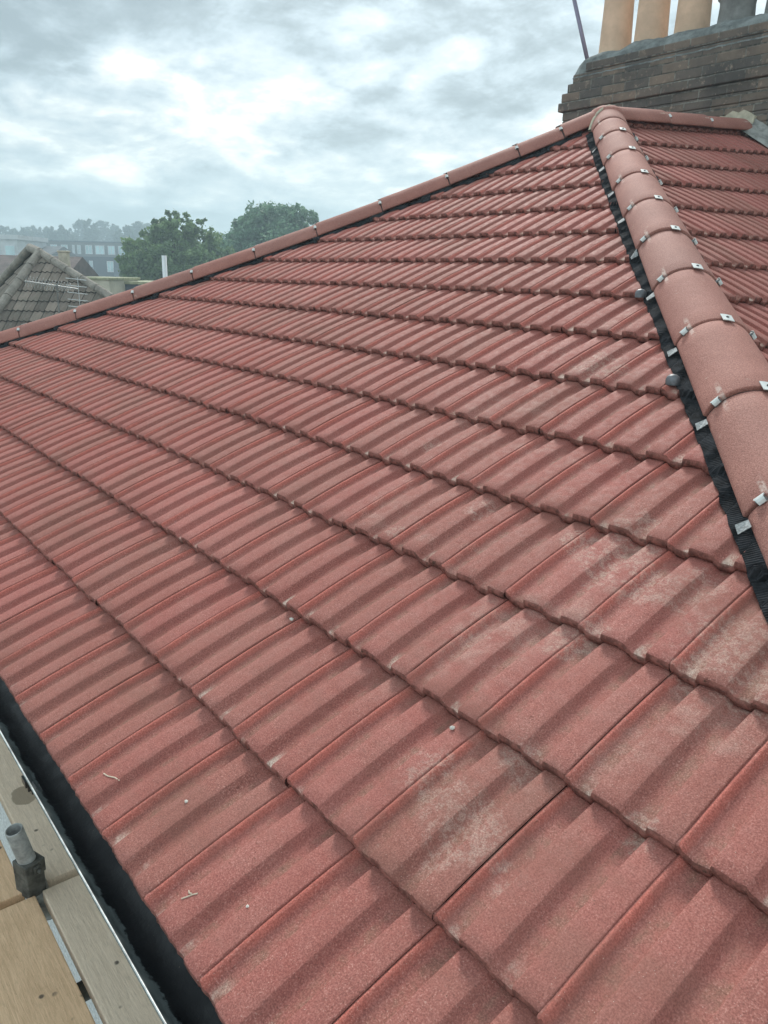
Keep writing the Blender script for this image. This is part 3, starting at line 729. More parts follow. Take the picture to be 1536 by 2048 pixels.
# stepped cement fillet following the right slope up the party wall
def fillet():
    V = []; n = 90; r = np.random.default_rng(8)
    for i in range(n):
        v = 15.25 - i * (15.25) / (n - 1); base = pos_right((CY - 0.08) / TW, v, 0.0)
        y = CY; b0 = pos_right((CY - 0.175 - 0.08 + r.normal(0, .006)) / TW, v, 0.006); b1 = pos_right((CY - 0.08) / TW, v, 0)
        V += [b0, b0 + (0, 0.02, 0.02), (b1[0], CY - 0.085, b1[2] + 0.03 + r.normal(0, .005)), (b1[0], CY - 0.030, b1[2] + 0.055 + r.normal(0, .008)), (b1[0], CY - 0.016, b1[2] + 0.095 + r.normal(0, .014)), (b1[0], CY + 0.01, b1[2] + 0.10)]
    return mesh_obj('cement_fillet', V, grid_faces(n, 6), M['cement'], ch, True)
fillet()
# party wall and the other half of the semi behind it
MB().box((-6.7, CY + 0.0, -5.4), (1.6, CY + 0.24, 0.10)).build('party_wall', M['brickwall'], house)
V = [(APEX[0], CY - .09, 0), (0, 0, 0)]
def tri_wall():
    top = [(HRs[i][0], HRs[i][2] + (vs_[i] - 10) * .016 * 1.7) for i in range(0, 400, 20) if 0 < vs_[i] < VA]
    left = [(HLs[i][0], HLs[i][2]) for i in range(0, 400, 20) if 0 < vs_[i] < VA]
    pts = [(p[0], p[1] - 0.03) for p in left] + [(p[0], p[1] - 0.03) for p in top[::-1]]
    return slab_from_outline('gable_wall', pts, CY, 0.23, M['brick'], house)
tri_wall()
Yb = CY + 8.0
V = [(-2.84, CY + 0.9, 2.06), (-2.84, Yb, 2.06), (1.3, Yb, -0.02), (1.3, CY + .24, -0.02), (-2.84, CY + 0.24, 2.06), (-6.95, CY + .24, -0.02), (-6.95, Yb, -0.02)]
mesh_obj('far_roof', V, [(4, 1, 2, 3), (4, 5, 6, 1)], simple("old_brown_tiles", (0.13, 0.085, 0.065), 0.9, 0, 0.4, 14, 0.02, 30), house)
MB().box((-6.7, CY + .25, -5.4), (1.0, Yb - .3, -0.05)).build('wall', M['brickwall'], house)

# thin mast leaning beside the pots
mast = MB().tube((-4.60, CY + .28, 2.90), (-4.89, CY + .28, 3.62), 0.019, 0.019, 12); mast.tube((-4.89, CY + .28, 3.62), (-5.2, CY + .28, 4.4), 0.016, 0.016, 10)
tag(mast.build('aerial_mast', M['rail'], smooth=True), "thin violet grey mast leaning left beside the first chimney pot", "mast")

# ------------------------------------------------------------------ scaffold
DZ = -0.60
def board(name, x0, x1, y0, y1, mat, label, group, z=DZ, yaw=0.0, th=0.038):
    cx, cy = (x0 + x1) / 2, (y0 + y1) / 2
    mb = MB(); nx = 24; V = []; r = random.Random(hash(label) % 999)
    mb.box((x0 - cx, y0 - cy, -th), (x1 - cx, y1 - cy, 0)); o = mb.build(name, mat, None, bevel=0.003)
    o.location = (cx, cy, z); o.rotation_euler = (0, 0, yaw); return tag(o, label, "scaffold board", group)
gbm = mat_board("weathered_grey_board", (0.60, 0.485, 0.37), (0.74, 0.61, 0.475), (0.56, 0.43, 0.30))
gst = mat_board('stained_grey_board', (0.60, 0.485, 0.37), (0.74, 0.61, 0.475), (0.56, 0.43, 0.30), stain_at=(-1.693 - (-3.9 - 1.272) / 2, 0.087 - 0.1345))
bbm = mat_board("brown_ply_board", (0.60, 0.395, 0.235), (0.76, 0.52, 0.325), (0.46, 0.29, 0.165))
board('scaffold_board', -3.9, -1.272, 0.024, 0.245, gst, "grey weathered scaffold board under the gutter, with a brown wet stain", "scaffold boards", yaw=0.0)
board('scaffold_board', -1.240, 1.30, 0.012, 0.237, gbm, "grey weathered scaffold board under the gutter, nearest the camera", "scaffold boards")
board('scaffold_board', -3.6, -1.263, -0.275, -0.027, bbm, "brown ply scaffold board left of the open steel tube", "scaffold boards")
board('scaffold_board', -1.235, 1.20, -0.285, -0.008, bbm, "brown ply scaffold board with dark spots, nearest the camera", "scaffold boards", yaw=0.0)
board('scaffold_board', -3.6, -1.30, -0.520, -0.290, gbm, "grey scaffold board on the outer side of the brown ply one", "scaffold boards", z=DZ - .002)
board('scaffold_board', -1.25, 1.20, -0.530, -0.300, gbm, "grey scaffold board outside the spotted brown one", "scaffold boards", z=DZ - .002)
# round wet stain on the first board is a thin damp film of real shape
def blob(name, cx, cy, rx, ry, z, mat, label, cat, seed, group=None):
    r = random.Random(seed); n = 22; ks = [1 + r.uniform(-.12, .12) for _ in range(n)]
    V = [(0, 0, 0.0)] + [(rx * ks[k] * math.cos(2 * math.pi * k / n), ry * ks[k] * math.sin(2 * math.pi * k / n), 0) for k in range(n)] 
    F = [(0, k + 1, (k + 1) % n + 1) for k in range(n)]
    return V, F
# standard (upright tube), couplers, transoms, ledger
st = MB(); tb = Vector((-1.262, -0.014, 0)); tdir = Vector((0.03, 0.03, 1)).normalized()
def hollow(a, b, ro, ri, name, mat, parent=None):
    a = Vector(a); b = Vector(b); d = (b - a).normalized(); L_ = (b - a).length
    mb = MB(); mb.lathe(a, [(ri, 0.0), (ro, 0.0), (ro, L_ - .002), (ro - .0015, L_), (ri + .001, L_), (ri, L_ - .002), (ri, 0.0)], 28, d)
    o = mb.build(name, mat, parent, smooth=True); md = o.modifiers.new('e', 'EDGE_SPLIT'); md.split_angle = R_(50); return o
tt_ = hollow((-1.2810, 0.0340, -0.72), (-1.2605, -0.0335, -0.395), 0.0228, 0.0192, 'scaffold_tube', M['steel'])
tag(tt_, "open topped upright scaffold tube poking up between the boards", "scaffold tube")
mb = MB(); fr_ = Matrix.Translation((-1.2645, -0.007, -0.512)) @ Matrix.Rotation(0.35, 4, 'Z')
mb.box((-0.030, -0.029, -0.034), (0.030, 0.029, 0.008), fr_); mb.box((0.031, -0.010, -0.022), (0.040, 0.010, 0.0), fr_)
mb.tube(fr_ @ Vector((0.034, 0, -.011)), fr_ @ Vector((0.052, 0, -.011)), 0.006, 0.006, 6); mb.box((-0.034, -0.026, -0.10), (0.026, 0.026, -0.0345), fr_)
cp = mb.build('scaffold_coupler', M['steeldark'], None, bevel=0.006)
tag(cp, "dark steel coupler clamped round the upright tube between the boards", "coupler")
for i, (x, lab) in enumerate(((-1.245, "scaffold tube crossing under the gap between the board ends"), (-0.93, "scaffold tube crossing under the narrow gap beside the spotted board"), (0.5, "scaffold tube crossing under the boards beside the camera"))):
    t2 = hollow((x, -0.75, -0.682), (x - .01, 0.30, -0.682), 0.0242, 0.020, 'scaffold_tube', M['steeldark'] if i else M['steel']); tag(t2, lab, "scaffold tube", "tubes under the scaffold deck")
t3 = hollow((-4.0, -0.60, -0.735), (1.3, -0.60, -0.735), 0.0242, 0.020, 'scaffold_tube', M['steel']); tag(t3, "long scaffold tube running along under the outer edge of the deck", "scaffold tube", "tubes under the scaffold deck")

# ------------------------------------------------------------------ grit and straw on the tiles
def on_roof(x, y):
    u, v = uv_front(Vector((x, y, 0))); return Vector(roof_pt(u, v, float(prof_h(u, v)))), u, v
def from_px(px, py):
    d = CR[0] * ((px - 768) / 1571.67) + CR[1] * ((py - 1024) / 1571.67) + CR[2]
    t = (0 - CAM.z) / d.z
    for _ in range(30):
        p = CAM + d * t; u, v = uv_front(p); zz = float(roof_pt(u, v, 0)[2]); t += (zz - p.z) / d.z * 0.5
    p = CAM + d * t; return p.x, p.y
mstraw = simple("dry_straw", (0.62, 0.52, 0.40), 0.8); mpeb = simple("pale_grit", (0.60, 0.56, 0.50), 0.9)
EXTRA = []
def straw(x, y, L_, ang, lab, k=3):
    p, u, v = on_roof(x, y); r = random.Random(int(x * 1e4)); pts = []
    for i in range(k + 1):
        a = ang + r.uniform(-.35, .35); f = i / k - .5
        q, _, _ = on_roof(x + math.cos(ang) * L_ * f + r.uniform(-.003, .003), y + math.sin(ang) * L_ * f + r.uniform(-.003, .003)); pts.append(q + Vector((0, 0, 0.0018)))
    o = bead(pts, 0.0013, mstraw, 'straw', None, 6); tag(o, lab, "straw", "straw bits on the tiles"); return o
def pebble(x, y, r_, lab):
    p, u, v = on_roof(x, y); bm = bmesh.new(); bmesh.ops.create_icosphere(bm, subdivisions=1, radius=r_)
    for w in bm.verts: w.co = Vector((w.co.x * random.uniform(.7, 1.3), w.co.y * random.uniform(.7, 1.2), w.co.z * random.uniform(.5, .8))) + p + Vector((0, 0, r_ * .5))
    me = bpy.data.meshes.new('pebble'); bm.to_mesh(me); bm.free(); me.materials.append(mpeb); o = bpy.data.objects.new('pebble', me); link(o); tag(o, lab, "pebble", "grit on the tiles"); return o
straw(*from_px(222, 1553), 0.050, 0.3, "thin pale straw lying on the lowest course near the gutter")
straw(*from_px(380, 1790), 0.026, 0.9, "short splayed straw scrap on a lowest course tile below the pale pebble")
straw(*from_px(378, 1782), 0.020, 0.2, "short straw scrap crossing the splayed one on the lowest course")
pebble(*from_px(369, 1600), 0.0042, "round pale pebble in a channel of the lowest course")
pebble(*from_px(898, 1443), 0.0055, "brown white crumb under the front edge of the third course")
pebble(*from_px(576, 1227), 0.006, "pale crumb lodged under a front edge left of the centre")
pebble(*from_px(492, 1810), 0.003, "small grit grain on the lowest course right of the straw")

# ------------------------------------------------------------------ ground
GZ = -5.4
def mat_ground():
    t = NT("garden_ground"); c = t.mix(t.mr(t.noise(0.25, 6, 0.6), 0.4, 0.6), (0.06, 0.085, 0.035), (0.16, 0.15, 0.11))
    t.set('Base Color', c); t.set('Roughness', 0.95); return t.m
def sheet(name, x0, x1, y0, y1, z, mat, n=1):
    xs = np.linspace(x0, x1, n + 1); ys = np.linspace(y0, y1, n + 1)
    o = mesh_obj(name, [(x, y, z) for x in xs for y in ys], grid_faces(n + 1, n + 1), mat); return tag(o, kind='structure')
sheet('ground', -2500, 2500, -2500, 2500, GZ, mat_ground())
def mat_pave():
    t = NT("pale_speckled_paving"); g = t.noise(60, 5, 0.75)
    c = t.mix(t.mr(g, 0.42, 0.6), (0.34, 0.35, 0.36), (0.55, 0.57, 0.58)); c = t.mix(t.mr(t.noise(26, 5, 0.8), 0.58, 0.64, 0, 0.7), c, (0.16, 0.17, 0.18))
    t.set('Base Color', c); t.set('Roughness', 0.9); return t.m
sheet('path', -9, 5, -4.5, 5.6, GZ + 0.01, mat_pave())

# ------------------------------------------------------------------ neighbour's roof
CAMV = CAM
Rt = Vector((0.6192, 0.7852, 0)); Fw = Vector((-0.7852, 0.6192, 0))
def at(px, py, Zd):
    return CAM + (CR[0] * ((px - 768) / 1571.67) + CR[1] * ((py - 1024) / 1571.67) + CR[2]) * Zd
def mat_oldtile():
    t = NT("weathered_grey_brown_tile"); rnd = t.attr('rnd'); k = t.attr('front')
    c = t.mix(rnd, (0.125, 0.10, 0.08), (0.30, 0.245, 0.20)); c = t.mix(t.mr(t.noise(2.5, 5, 0.7), 0.4, 0.7, 0, 0.4), c, (0.12, 0.12, 0.085))
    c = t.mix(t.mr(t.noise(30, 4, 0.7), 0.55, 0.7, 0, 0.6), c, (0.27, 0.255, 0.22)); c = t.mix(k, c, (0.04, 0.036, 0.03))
    t.set('Base Color', c); t.set('Roughness', 0.9); t.bump(t.noise(50, 4), 0.004); return t.m
M['old'] = mat_oldtile(); M['oldhip'] = simple("lichened_grey_hip_tile", (0.26, 0.235, 0.20), 0.9, 0, 0.3, 6, 0.004, 40)
nh = empty('neighbour_house', (-16.5, 4.5, GZ), label="neighbour's house with a weathered grey brown tiled pyramid roof", cat="house")
def plane_pos(O, e, up, n, w, g):
    O, e, up, n = (np.array(q) for q in (O, e, up, n))
    def f(u, v, h):
        u = np.asarray(u, float)[..., None]; v = np.asarray(v, float)[..., None]; h = np.asarray(h, float)[..., None]
        return O + e * (u * w) + up * (v * g) + n * h
    return f
NA = Vector((-16.885, 4.554, 1.292)); ne = Vector((0.659, 0.752, 0)).normalized(); nf = Vector((ne.y, -ne.x, 0))
pit = R_(38); nup = (-nf * math.cos(pit) + Z3 * math.sin(pit)); nn_ = (nf * math.sin(pit) + Z3 * math.cos(pit))
ou = np.array([0, .04, .10, .2, .32, .42, .5, .54, .6, .7, .82, .92, 1.0]); oh = np.array([-.02, .012, .02, .0, -.012, -.006, .02, .012, .02, 0, -.012, -.006, .018]) * 0.9
NG = 0.29; NW = 0.21; rows = 15; OO = NA - nup * (rows * NG)
P1 = Vector((-15.043, 2.211, -0.997)); P2 = Vector((-12.032, 6.225, -0.697))
def edge_u(P, v):   # u where the hip A->P crosses row v
    s_ = NA - P; hv = (P - OO).dot(nup) / NG; f = (v - hv) / (rows - hv); return ((P + s_ * f) - OO).dot(ne) / NW
V, F, UV, RN, FR = tile_field(plane_pos(OO, ne, nup, nn_, NW, NG), -22, 32, 0, rows, lambda u, v: edge_u(P1, v) - 1 < u < edge_u(P2, v) + 1, 9, pu=ou, ph=oh, tt=np.array([0, .02, .5, 1.0]))
o = mesh_obj('roof_face', V, F, M['old'], nh, True, UV, {'rnd': RN, 'front': FR})
for P, sg in ((P1, -1), (P2, 1)):
    hd = (NA - P).normalized(); cn = hd.cross(nn_).normalized()
    if cn.dot(ne) * sg < 0: cn = -cn
    clip_plane(o, NA, cn)
# side face turning away to the left, and the hidden ones
A2 = at(60, 497, 17.2); P3 = at(-110, 640, 20.5); P3.z = -0.9
P4 = P2 + Fw * 3.2 - Rt * 2.6; P4.z = -1.6
sd_ = (A2 - P3); le = (P1 - P3).normalized(); 
lup = ((NA - P1) - le * (NA - P1).dot(le)).normalized(); ln = le.cross(lup).normalized()
if ln.z < 0: ln = -ln
Lh = (NA - P1).dot(lup); rr_ = int(Lh / NG)
pl = plane_pos(P1, -le, lup, ln, NW, Lh / rr_)
V, F, UV, RN, FR = tile_field(pl, -1, 50, 0, rr_, None, 10, pu=ou, ph=oh, tt=np.array([0, .02, .5, 1.0]))
o = mesh_obj('roof_face', V, F, M['old'], nh, True, UV, {'rnd': RN, 'front': FR})
hd = (NA - P1).normalized(); cn = hd.cross(ln).normalized(); 
if cn.dot(le) < 0: cn = -cn
clip_plane(o, NA, cn)
bk = (A2 - P3).normalized(); cn = bk.cross(ln).normalized()
if cn.dot(-le) < 0: cn = -cn
clip_plane(o, A2, cn)
for a, b, r_ in ((NA, P1, .085), (NA, P2, .075), (NA, A2, .085), (A2, P3, .08)):
    mb = MB(); L_ = (b - a).length; n_ = max(1, int(L_ / 0.45)); d_ = (b - a) / n_
    for k in range(n_): mb.tube(a + d_ * k + Z3 * .015, a + d_ * (k + .97) + Z3 * .015, r_, r_ * 1.06, 12)
    mb.build('hip_tiles', M['oldhip'], nh, smooth=False)
mesh_obj('roof_face', [NA, P2, P4, A2, P3, P3 + Fw * 6], [(0, 1, 2, 3), (3, 2, 5, 4)], M['old'], nh)
V = []
for p in (P1, P2, P4, P3 + Fw * 4, P3): q = Vector(p); V += [(q.x, q.y, GZ), (q.x, q.y, min(q.z, -0.75))]
mesh_obj('wall', V, [(0, 2, 3, 1), (2, 4, 5, 3), (4, 6, 7, 5), (6, 8, 9, 7), (8, 0, 1, 9)], simple("pebbledash_wall", (0.42, 0.38, 0.31), 0.95, 0, 0.2, 20, 0.01, 60), nh)
c0 = at(128, 512, 18.5)
mb = MB(); mb.box((-.10, -.10, -1.6), (.10, .10, .08)); mb.box((-.118, -.118, .08), (.118, .118, .12)); o = mb.build('chimney', simple("cream_rendered_stack", (0.50, 0.46, 0.37), 0.9, 0, 0.2, 8), nh, bevel=.01)
o.location = c0; o.rotation_euler = (0, 0, 0.9); o.matrix_parent_inverse = parent_mat(nh).inverted()

# yagi aerial standing in front of it
ya = empty('tv_aerial', at(113, 660, 12.5), label="pale stick tv aerial in front of the neighbour's grey roof", cat="aerial")
pm = simple("pale_alloy", (0.50, 0.52, 0.52), 0.4, 0.3, 0.1)
a = at(50, 562, 12.2); b = at(157, 578, 12.9); bd = (b - a).normalized(); sidev = bd.cross(Z3).normalized()
MB().tube(a, b, 0.010, 0.010, 8).build('boom', pm, ya)
for k in range(15):
    c = a + (b - a) * (0.02 + 0.80 * k / 14); tl = (Z3 * 0.8 + sidev * .6).normalized() * (0.085 + .02 * (k % 2))
    mb = MB(); mb.tube(c - tl, c + tl, 0.0045, 0.0045, 6); mb.tube(c - tl * .4 + bd * .03, c + tl * .5 - bd * 0.02, 0.005, 0.005, 6); mb.build('element', pm, ya)
mb = MB()
for k in range(6):
    c = b - bd * (0.02) + Z3 * (0.15 - 0.11 * k) ; mb.tube(c - bd * .12 - sidev * .12, c + bd * .09 + sidev * .14, 0.006, 0.006, 6)
mb.tube(b + Z3 * .18, b - Z3 * .42, 0.006, 0.006, 6); mb.build('reflector', pm, ya)
c = a + (b - a) * .58; MB().tube(c + Z3 * 0.03, c - Z3 * 1.6, 0.014, 0.014, 8).build('mast', simple("dull_mast", (0.16, 0.16, 0.15), 0.6), ya)

# ------------------------------------------------------------------ low buildings and the vent pipe beyond the left hip
M['cream'] = simple("cream_render", (0.55, 0.52, 0.42), 0.9, 0, 0.12, 3)
M['coping'] = simple("mossy_coping", (0.33, 0.34, 0.22), 0.9, 0, 0.3, 8)
M['slate'] = simple("blue_grey_felt", (0.085, 0.11, 0.145), 0.7, 0, 0.3, 3)
M['upvc'] = simple("white_plastic_trim", (0.70, 0.73, 0.74), 0.4, 0, 0.06)
def yawbox(mb, O, x0, x1, y0, y1, z0, z1):
    fr_ = Matrix((Rt, Fw, Z3)).transposed().to_4x4(); fr_.translation = O
    mb.box((x0, y0, z0), (x1, y1, z1), fr_); return mb
rb_ = empty('rendered_building', (-24.6, 8.2, GZ), label="small cream rendered building with a mossy coping behind the grey roof", cat="building")
O = at(190, 556, 24.0); O.z = 0
zt = at(190, 556, 24.0).z
yawbox(MB(), O, -0.80, 0.42, 0, 3.0, GZ, zt - .05).build('wall', M['cream'], rb_)
yawbox(MB(), O, -0.86, 0.48, -.06, 3.06, zt - .048, zt + .02).build('coping', M['coping'], rb_, bevel=.01)
fb = empty('flat_roofed_extension', (-25.5, 10, GZ), label="flat roofed blue grey extension with white trim right of the cream building", cat="building")
O = at(275, 565, 25.5); zt = O.z + .04; O.z = 0
yawbox(MB(), O, -0.88, 1.6, 0, 4, GZ, zt - .10).build('wall', M['slate'], fb)
yawbox(MB(), O, -0.93, 1.66, -.07, 4.06, zt - .098, zt - .02).build('coping', M['coping'], fb)
yawbox(MB(), O, -0.90, 1.62, -.10, -.005, zt - .46, zt - .38).build('trim', M['upvc'], fb)
yawbox(MB(), O, -0.90, 1.62, -.16, -.005, zt - .60, zt - .52).build('gutter', M['slate'], fb)
v0 = at(328, 511, 12.0); v1 = at(329, 590, 12.0)
vp = MB(); vp.lathe((v0.x, v0.y, v0.z - 1.6), [(0.036, 0), (0.036, 1.6), (0.030, 1.6), (0.030, 1.3)], 16)
tag(vp.build('vent_pipe', M['upvc'], smooth=True), "white vent pipe standing just beyond the left hip", "pipe")

# ------------------------------------------------------------------ apartment block and houses far off
M['dbrick'] = simple("blue_black_brick", (0.030, 0.036, 0.055), 0.85, 0, 0.25, 0.8)
M['mbrick'] = simple("grey_clad", (0.15, 0.16, 0.165), 0.8, 0, 0.15, 0.6)
M['glass'] = simple("pale_sky_glass", (0.40, 0.58, 0.60), 0.12, 0.0, 0.3, 0.4, spec=0.9)
M['frame'] = simple("pale_window_frame", (0.55, 0.58, 0.60), 0.5, 0, 0.1)
ab = empty('apartment_block', at(160, 600, 122), label="dark four storey apartment block with pale windows in front of the far trees", cat="apartment block")
O = at(70, 540, 120); O.z = 0; zt = at(160, 484, 120).z; pxm = 120 / 1571.67
def X(px): return (px - 70) * pxm
yawbox(MB(), O, X(64), X(330), 0, 14, GZ, zt - 2.1).build('wall', M['dbrick'], ab)
yawbox(MB(), O, X(70), X(326), 0.9, 13, zt - 2.098, zt).build('top_storey', M['mbrick'], ab)
yawbox(MB(), O, X(68), X(328), 0.8, 13.1, zt + .002, zt + .14).build('roof_edge', M['slate'], ab)
def window(px0, px1, z0, z1, y, mull=1):
    w = MB(); x0, x1 = X(px0), X(px1)
    yawbox(w, O, x0, x1, y - .10, y + .02, z1 - .09, z1); yawbox(w, O, x0, x1, y - .10, y + .02, z0, z0 + .09)
    for q in np.linspace(x0, x1 - .09, mull + 2): yawbox(w, O, q, q + .09, y - .099, y + .019, z0 + .091, z1 - .091)
    f = w.build('window', M['frame'], ab)
    yawbox(MB(), O, x0 + .02, x1 - .02, y - .03, y - .01, z0 + .02, z1 - .02).build('pane', M['glass'], f)
for p0, p1 in ((77, 90), (101, 114), (122, 135), (144, 149), (154, 161), (170, 184), (190, 208), (215, 229), (236, 250), (262, 276), (290, 304)): window(p0, p1, zt - 1.75, zt - .45, 0.9)
for k, zz in enumerate((zt - 4.3, zt - 6.7, zt - 9.1)):
    for p0, p1 in ((82, 92), (104, 112), (128, 134), (151, 157), (180, 187), (215, 228), (240, 250), (268, 276), (300, 308)): window(p0, p1, zz, zz + 1.6, 0.0)
    for p0, p1 in ((160, 196), (232, 262)):
        b_ = MB(); yawbox(b_, O, X(p0), X(p1), -1.1, -.002, zz - .55, zz - .40)
        for q in np.linspace(X(p0), X(p1) - .06, 16): yawbox(b_, O, q, q + .05, -1.1, -1.05, zz - .398, zz + .6)
        yawbox(b_, O, X(p0), X(p1), -1.11, -1.04, zz + .602, zz + .66); b_.build('balcony', M['slate'], ab)
def far_house(px, py, Zd, w, dpt, h, rh, wallm, roofm, lab, cat='house', flat=False):
    O_ = at(px, py, Zd); zt_ = O_.z; O_.z = 0; e = empty('house' if cat == 'house' else 'building', (O_.x, O_.y, GZ), label=lab, cat=cat)
    yawbox(MB(), O_, -w / 2, w / 2, 0, dpt, GZ, zt_ - rh).build('wall', wallm, e)
    fr_ = Matrix((Rt, Fw, Z3)).transposed().to_4x4(); fr_.translation = O_
    if flat: yawbox(MB(), O_, -w / 2 - .2, w / 2 + .2, -.2, dpt + .2, zt_ - rh + .002, zt_).build('roof', roofm, e)
    else:
        P = [(-w / 2 - .2, -.3, zt_ - rh + .002), (w / 2 + .2, -.3, zt_ - rh + .002), (w / 2 + .2, dpt + .3, zt_ - rh + .002), (-w / 2 - .2, dpt + .3, zt_ - rh + .002), (-w / 2 - .2, dpt / 2, zt_), (w / 2 + .2, dpt / 2, zt_)]
        MB().add([fr_ @ Vector(p) for p in P], [(0, 1, 5, 4), (2, 3, 4, 5), (1, 2, 5), (3, 0, 4), (0, 3, 2, 1)]).build('roof', roofm, e)
    wn = max(2, int(w / 3))
    for fl in (0.9, 3.6):
        for k in range(wn):
            xx = -w / 2 + w * (k + .5) / wn; z1 = zt_ - rh - fl + .3
            f = yawbox(MB(), O_, xx - .6, xx + .6, -.06, .02, z1 - 1.3, z1).build('window', M['frame'], e)
            yawbox(MB(), O_, xx - .5, xx + .5, -.08, -.062, z1 - 1.2, z1 - .1).build('pane', M['glass'], f)
    return e
M['whiter'] = simple("white_render", (0.52, 0.54, 0.55), 0.9, 0, 0.1, 1); M['grroof'] = simple("dark_slate_roof", (0.09, 0.095, 0.105), 0.8, 0, 0.3, 2); M['brroof'] = simple("brown_tile_roof", (0.13, 0.095, 0.085), 0.9, 0, 0.3, 2)
far_house(2, 469, 88, 3.4, 8, 0, 0.5, M['whiter'], M['whiter'], "pale flat topped house at the left picture edge above the brown roof", flat=True)
far_house(34, 489, 92, 7.5, 8, 0, 1.1, M['whiter'], M['grroof'], "long grey slate roofed house between the pale house and the apartment block")
far_house(8, 508, 40, 5.0, 7, 0, 1.6, M['brickwall'], M['brroof'], "brown tiled roof low at the left edge just behind the grey pyramid roof")
far_house(330, 545, 70, 10, 8, 0, 2.0, M['whiter'], M['grroof'], "slate roofed house hidden low behind the big green trees")

# ------------------------------------------------------------------ trees
def leaf_cloud(blobs, n, size, seed, shell=0.55):
    """blobs: (centre, (rx, ry, rz)); leaf-sized quads gathered in clumps through each blob"""
    r = np.random.default_rng(seed); Vs = []; RNs = []
    vol = np.array([b[1][0] * b[1][1] * b[1][2] for b in blobs]) ** 0.75; cnt = (n * vol / vol.sum()).astype(int)
    for (c, rad), k in zip(blobs, cnt):
        nc = max(6, k // 45)
        d = r.normal(size=(nc, 3)); d /= np.linalg.norm(d, axis=1)[:, None]; q = r.random(nc) ** (1 / 3) * (1 - shell) + shell * r.random(nc) ** 0.35
        q = np.minimum(q, 1.0) * r.uniform(0.85, 1.12, nc)
        cc = np.array(c) + d * q[:, None] * np.array(rad); idx = r.integers(0, nc, k)
        cs = r.uniform(0.4, 1.0, nc) * min(rad) * 0.28; tone = r.random(nc)
        p = cc[idx] + r.normal(size=(k, 3)) * cs[idx][:, None] * 0.55
        a = r.normal(size=(k, 3)); a /= np.linalg.norm(a, axis=1)[:, None]; b = np.cross(a, r.normal(size=(k, 3))); b /= np.linalg.norm(b, axis=1)[:, None]
        s = size * r.uniform(0.6, 1.3, k)[:, None]
        Vs.append(np.stack([p - a * s, p + b * s * .55, p + a * s, p - b * s * .55], 1).reshape(-1, 3)); RNs.append(np.repeat(np.clip(tone[idx] * .7 + r.random(k) * .3, 0, 1), 4))
    V = np.concatenate(Vs); n_ = len(V) // 4; F = np.arange(n_ * 4).reshape(-1, 4); return V, F, np.concatenate(RNs)
def tree(name, base, hgt, blobs, n, size, seed, lm, lab, group=None, tr=0.3, limbs=6):
    e = empty(name, base, label=lab, cat="tree")
    if group: e['group'] = group
    V, F, RN = leaf_cloud(blobs, n, size, seed); mesh_obj('crown', V, F, lm, e, False, None, {'rnd': RN})
    mb = MB(); b = Vector(base); r = random.Random(seed); top = b + Z3 * hgt * .45
    mb.tube(b, top, tr, tr * .6, 10)
    for k in range(limbs):
        c = Vector(blobs[k % len(blobs)][0]) + Vector((r.uniform(-.5, .5), r.uniform(-.5, .5), 0)); st_ = b + (top - b) * r.uniform(.6, 1)
        mid = st_.lerp(c, .5) + Z3 * .3; mb.tube(st_, mid, tr * .45, tr * .28, 7); mb.tube(mid, c, tr * .28, tr * .1, 7)
    mb.build('trunk', M['bark'], e, smooth=True); return e
M['bark'] = simple("tree_bark", (0.075, 0.06, 0.045), 0.9, 0, 0.3, 4)
M['leafA'] = mat_leaf("leaf_mid_green", (0.085, 0.15, 0.062), (0.23, 0.34, 0.14)); M['leafB'] = mat_leaf("leaf_blue_green", (0.08, 0.17, 0.105), (0.20, 0.33, 0.19))
M['leafC'] = mat_leaf("leaf_far", (0.05, 0.085, 0.055), (0.09, 0.13, 0.075))
def bl(px, py, Zd, rx, rz, ry=None):
    p = at(px, py, Zd); return ((p.x, p.y, p.z), (rx, ry or rx, rz))
k45 = 45 / 1571.67; k55 = 55 / 1571.67
b0 = at(340, 560, 45); base = (b0.x, b0.y, GZ)
tree('broadleaf_tree', base, 9, [bl(345, 462, 45, 55 * k45, 26 * k45), bl(350, 438, 45, 30 * k45, 16 * k45), bl(290, 500, 45, 48 * k45, 36 * k45), bl(400, 488, 46, 45 * k45, 30 * k45), bl(340, 530, 45, 90 * k45, 50 * k45), bl(270, 545, 44, 36 * k45, 40 * k45), bl(395, 440, 45, 16 * k45, 9 * k45), bl(375, 560, 46, 80 * k45, 60 * k45), bl(430, 520, 47, 40 * k45, 40 * k45)], 30000, 0.13, 11, M['leafA'], "big mid green broadleaf tree left of centre behind the left hip")
b0 = at(550, 520, 55); base = (b0.x, b0.y, GZ)
tree('broadleaf_tree', base, 10, [bl(550, 445, 55, 78 * k55, 34 * k55), bl(505, 455, 55, 42 * k55, 38 * k55), bl(600, 438, 55, 42 * k55, 26 * k55), bl(550, 500, 55, 100 * k55, 60 * k55), bl(520, 424, 55, 20 * k55, 12 * k55), bl(470, 500, 54, 40 * k55, 40 * k55)], 26000, 0.14, 12, M['leafB'], "rounded blue green broadleaf tree right of the other, cut by the left hip")
r = random.Random(21)
k2 = 200 / 1571.67
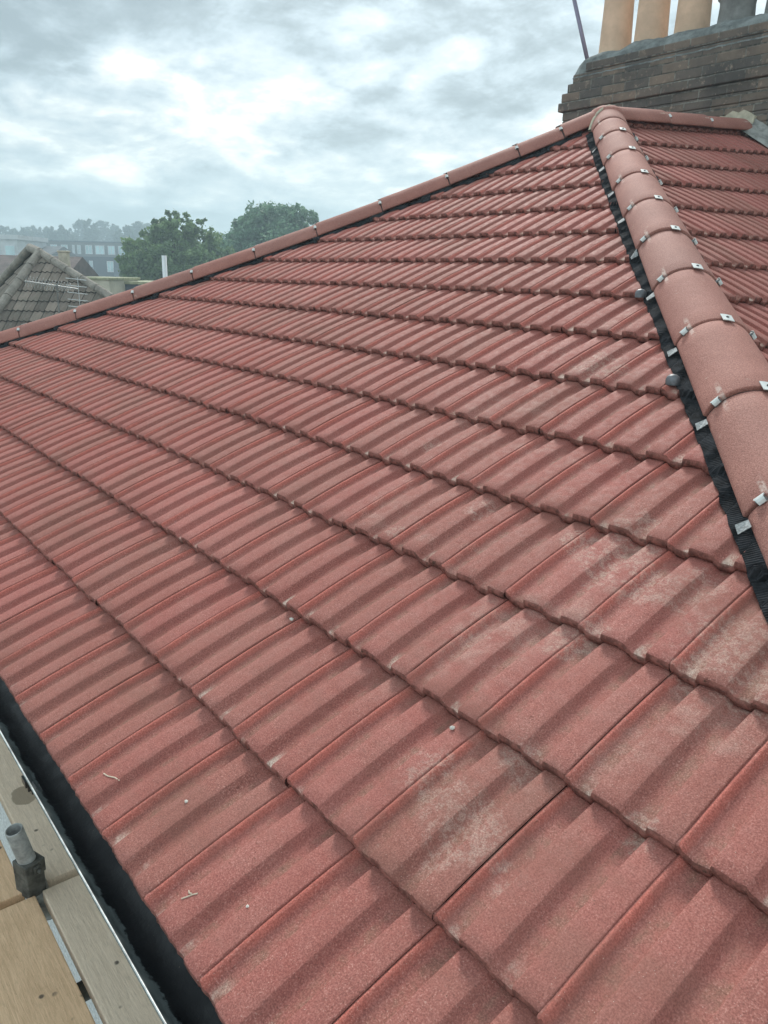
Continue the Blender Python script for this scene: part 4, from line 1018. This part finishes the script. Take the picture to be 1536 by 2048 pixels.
fars = [(-20, 462, 30, 18), (12, 458, 28, 18), (38, 462, 26, 16), (64, 458, 24, 17), (92, 460, 26, 18), (120, 458, 26, 20), (143, 466, 18, 22), (162, 446, 15, 26), (181, 452, 16, 26), (204, 448, 20, 28), (228, 456, 20, 24), (250, 458, 22, 24), (276, 448, 22, 24), (302, 452, 22, 22), (440, 475, 26, 26), (640, 470, 30, 24), (700, 476, 30, 20), (-60, 468, 34, 20)]
words = ["first from the left edge", "second from the left", "third from the left", "fourth from the left", "fifth from the left", "sixth from the left", "seventh from the left", "tall pointed one above the apartment block", "round one right of the pointed one", "broad one over the middle of the block", "one over the right part of the block", "one between the block and the big tree", "one rising left of the big tree top", "one behind the big tree", "one in the gap between the two near trees", "one hidden behind the right near tree", "last to the right, hidden by the hip", "one beyond the left edge"]
for i, (px, py, rx, rz) in enumerate(fars):
    Zd = 200 + r.uniform(-12, 25); b0 = at(px, 540, Zd)
    bb = [bl(px, py + rz * .7, Zd, rx * k2, rz * k2), bl(px + rx * .4, py + rz * 1.2, Zd, rx * k2 * .8, rz * k2 * .9), bl(px - rx * .45, py + rz * 1.3, Zd, rx * k2 * .8, rz * k2 * .9), bl(px, py + rz * 2.4, Zd, rx * k2 * 1.1, rz * k2 * 1.3), bl(px + r.uniform(-.3, .3) * rx, py + rz * .15, Zd, rx * k2 * .6, rz * k2 * .5)]
    tree('distant_tree', (b0.x, b0.y, GZ), 16, bb, 5200, 0.40, 40 + i, M['leafC'], "hazy far tree on the skyline, " + words[i], "trees along the hazy skyline", tr=0.5, limbs=4)

# ------------------------------------------------------------------ air
HAZE = True
if HAZE:
    hm = bpy.data.materials.new("haze"); hm.use_nodes = True; nt = hm.node_tree; nt.nodes.clear()
    ou_ = nt.nodes.new('ShaderNodeOutputMaterial'); pv = nt.nodes.new('ShaderNodeVolumePrincipled')
    pv.inputs['Color'].default_value = (0.70, 0.90, 1.0, 1); pv.inputs['Density'].default_value = 0.0034; pv.inputs['Anisotropy'].default_value = 0.3
    nt.links.new(pv.outputs[0], ou_.inputs['Volume'])
    tag(MB().box((-330, -60, GZ - 1), (60, 250, 24)).build('haze', hm), kind='stuff')
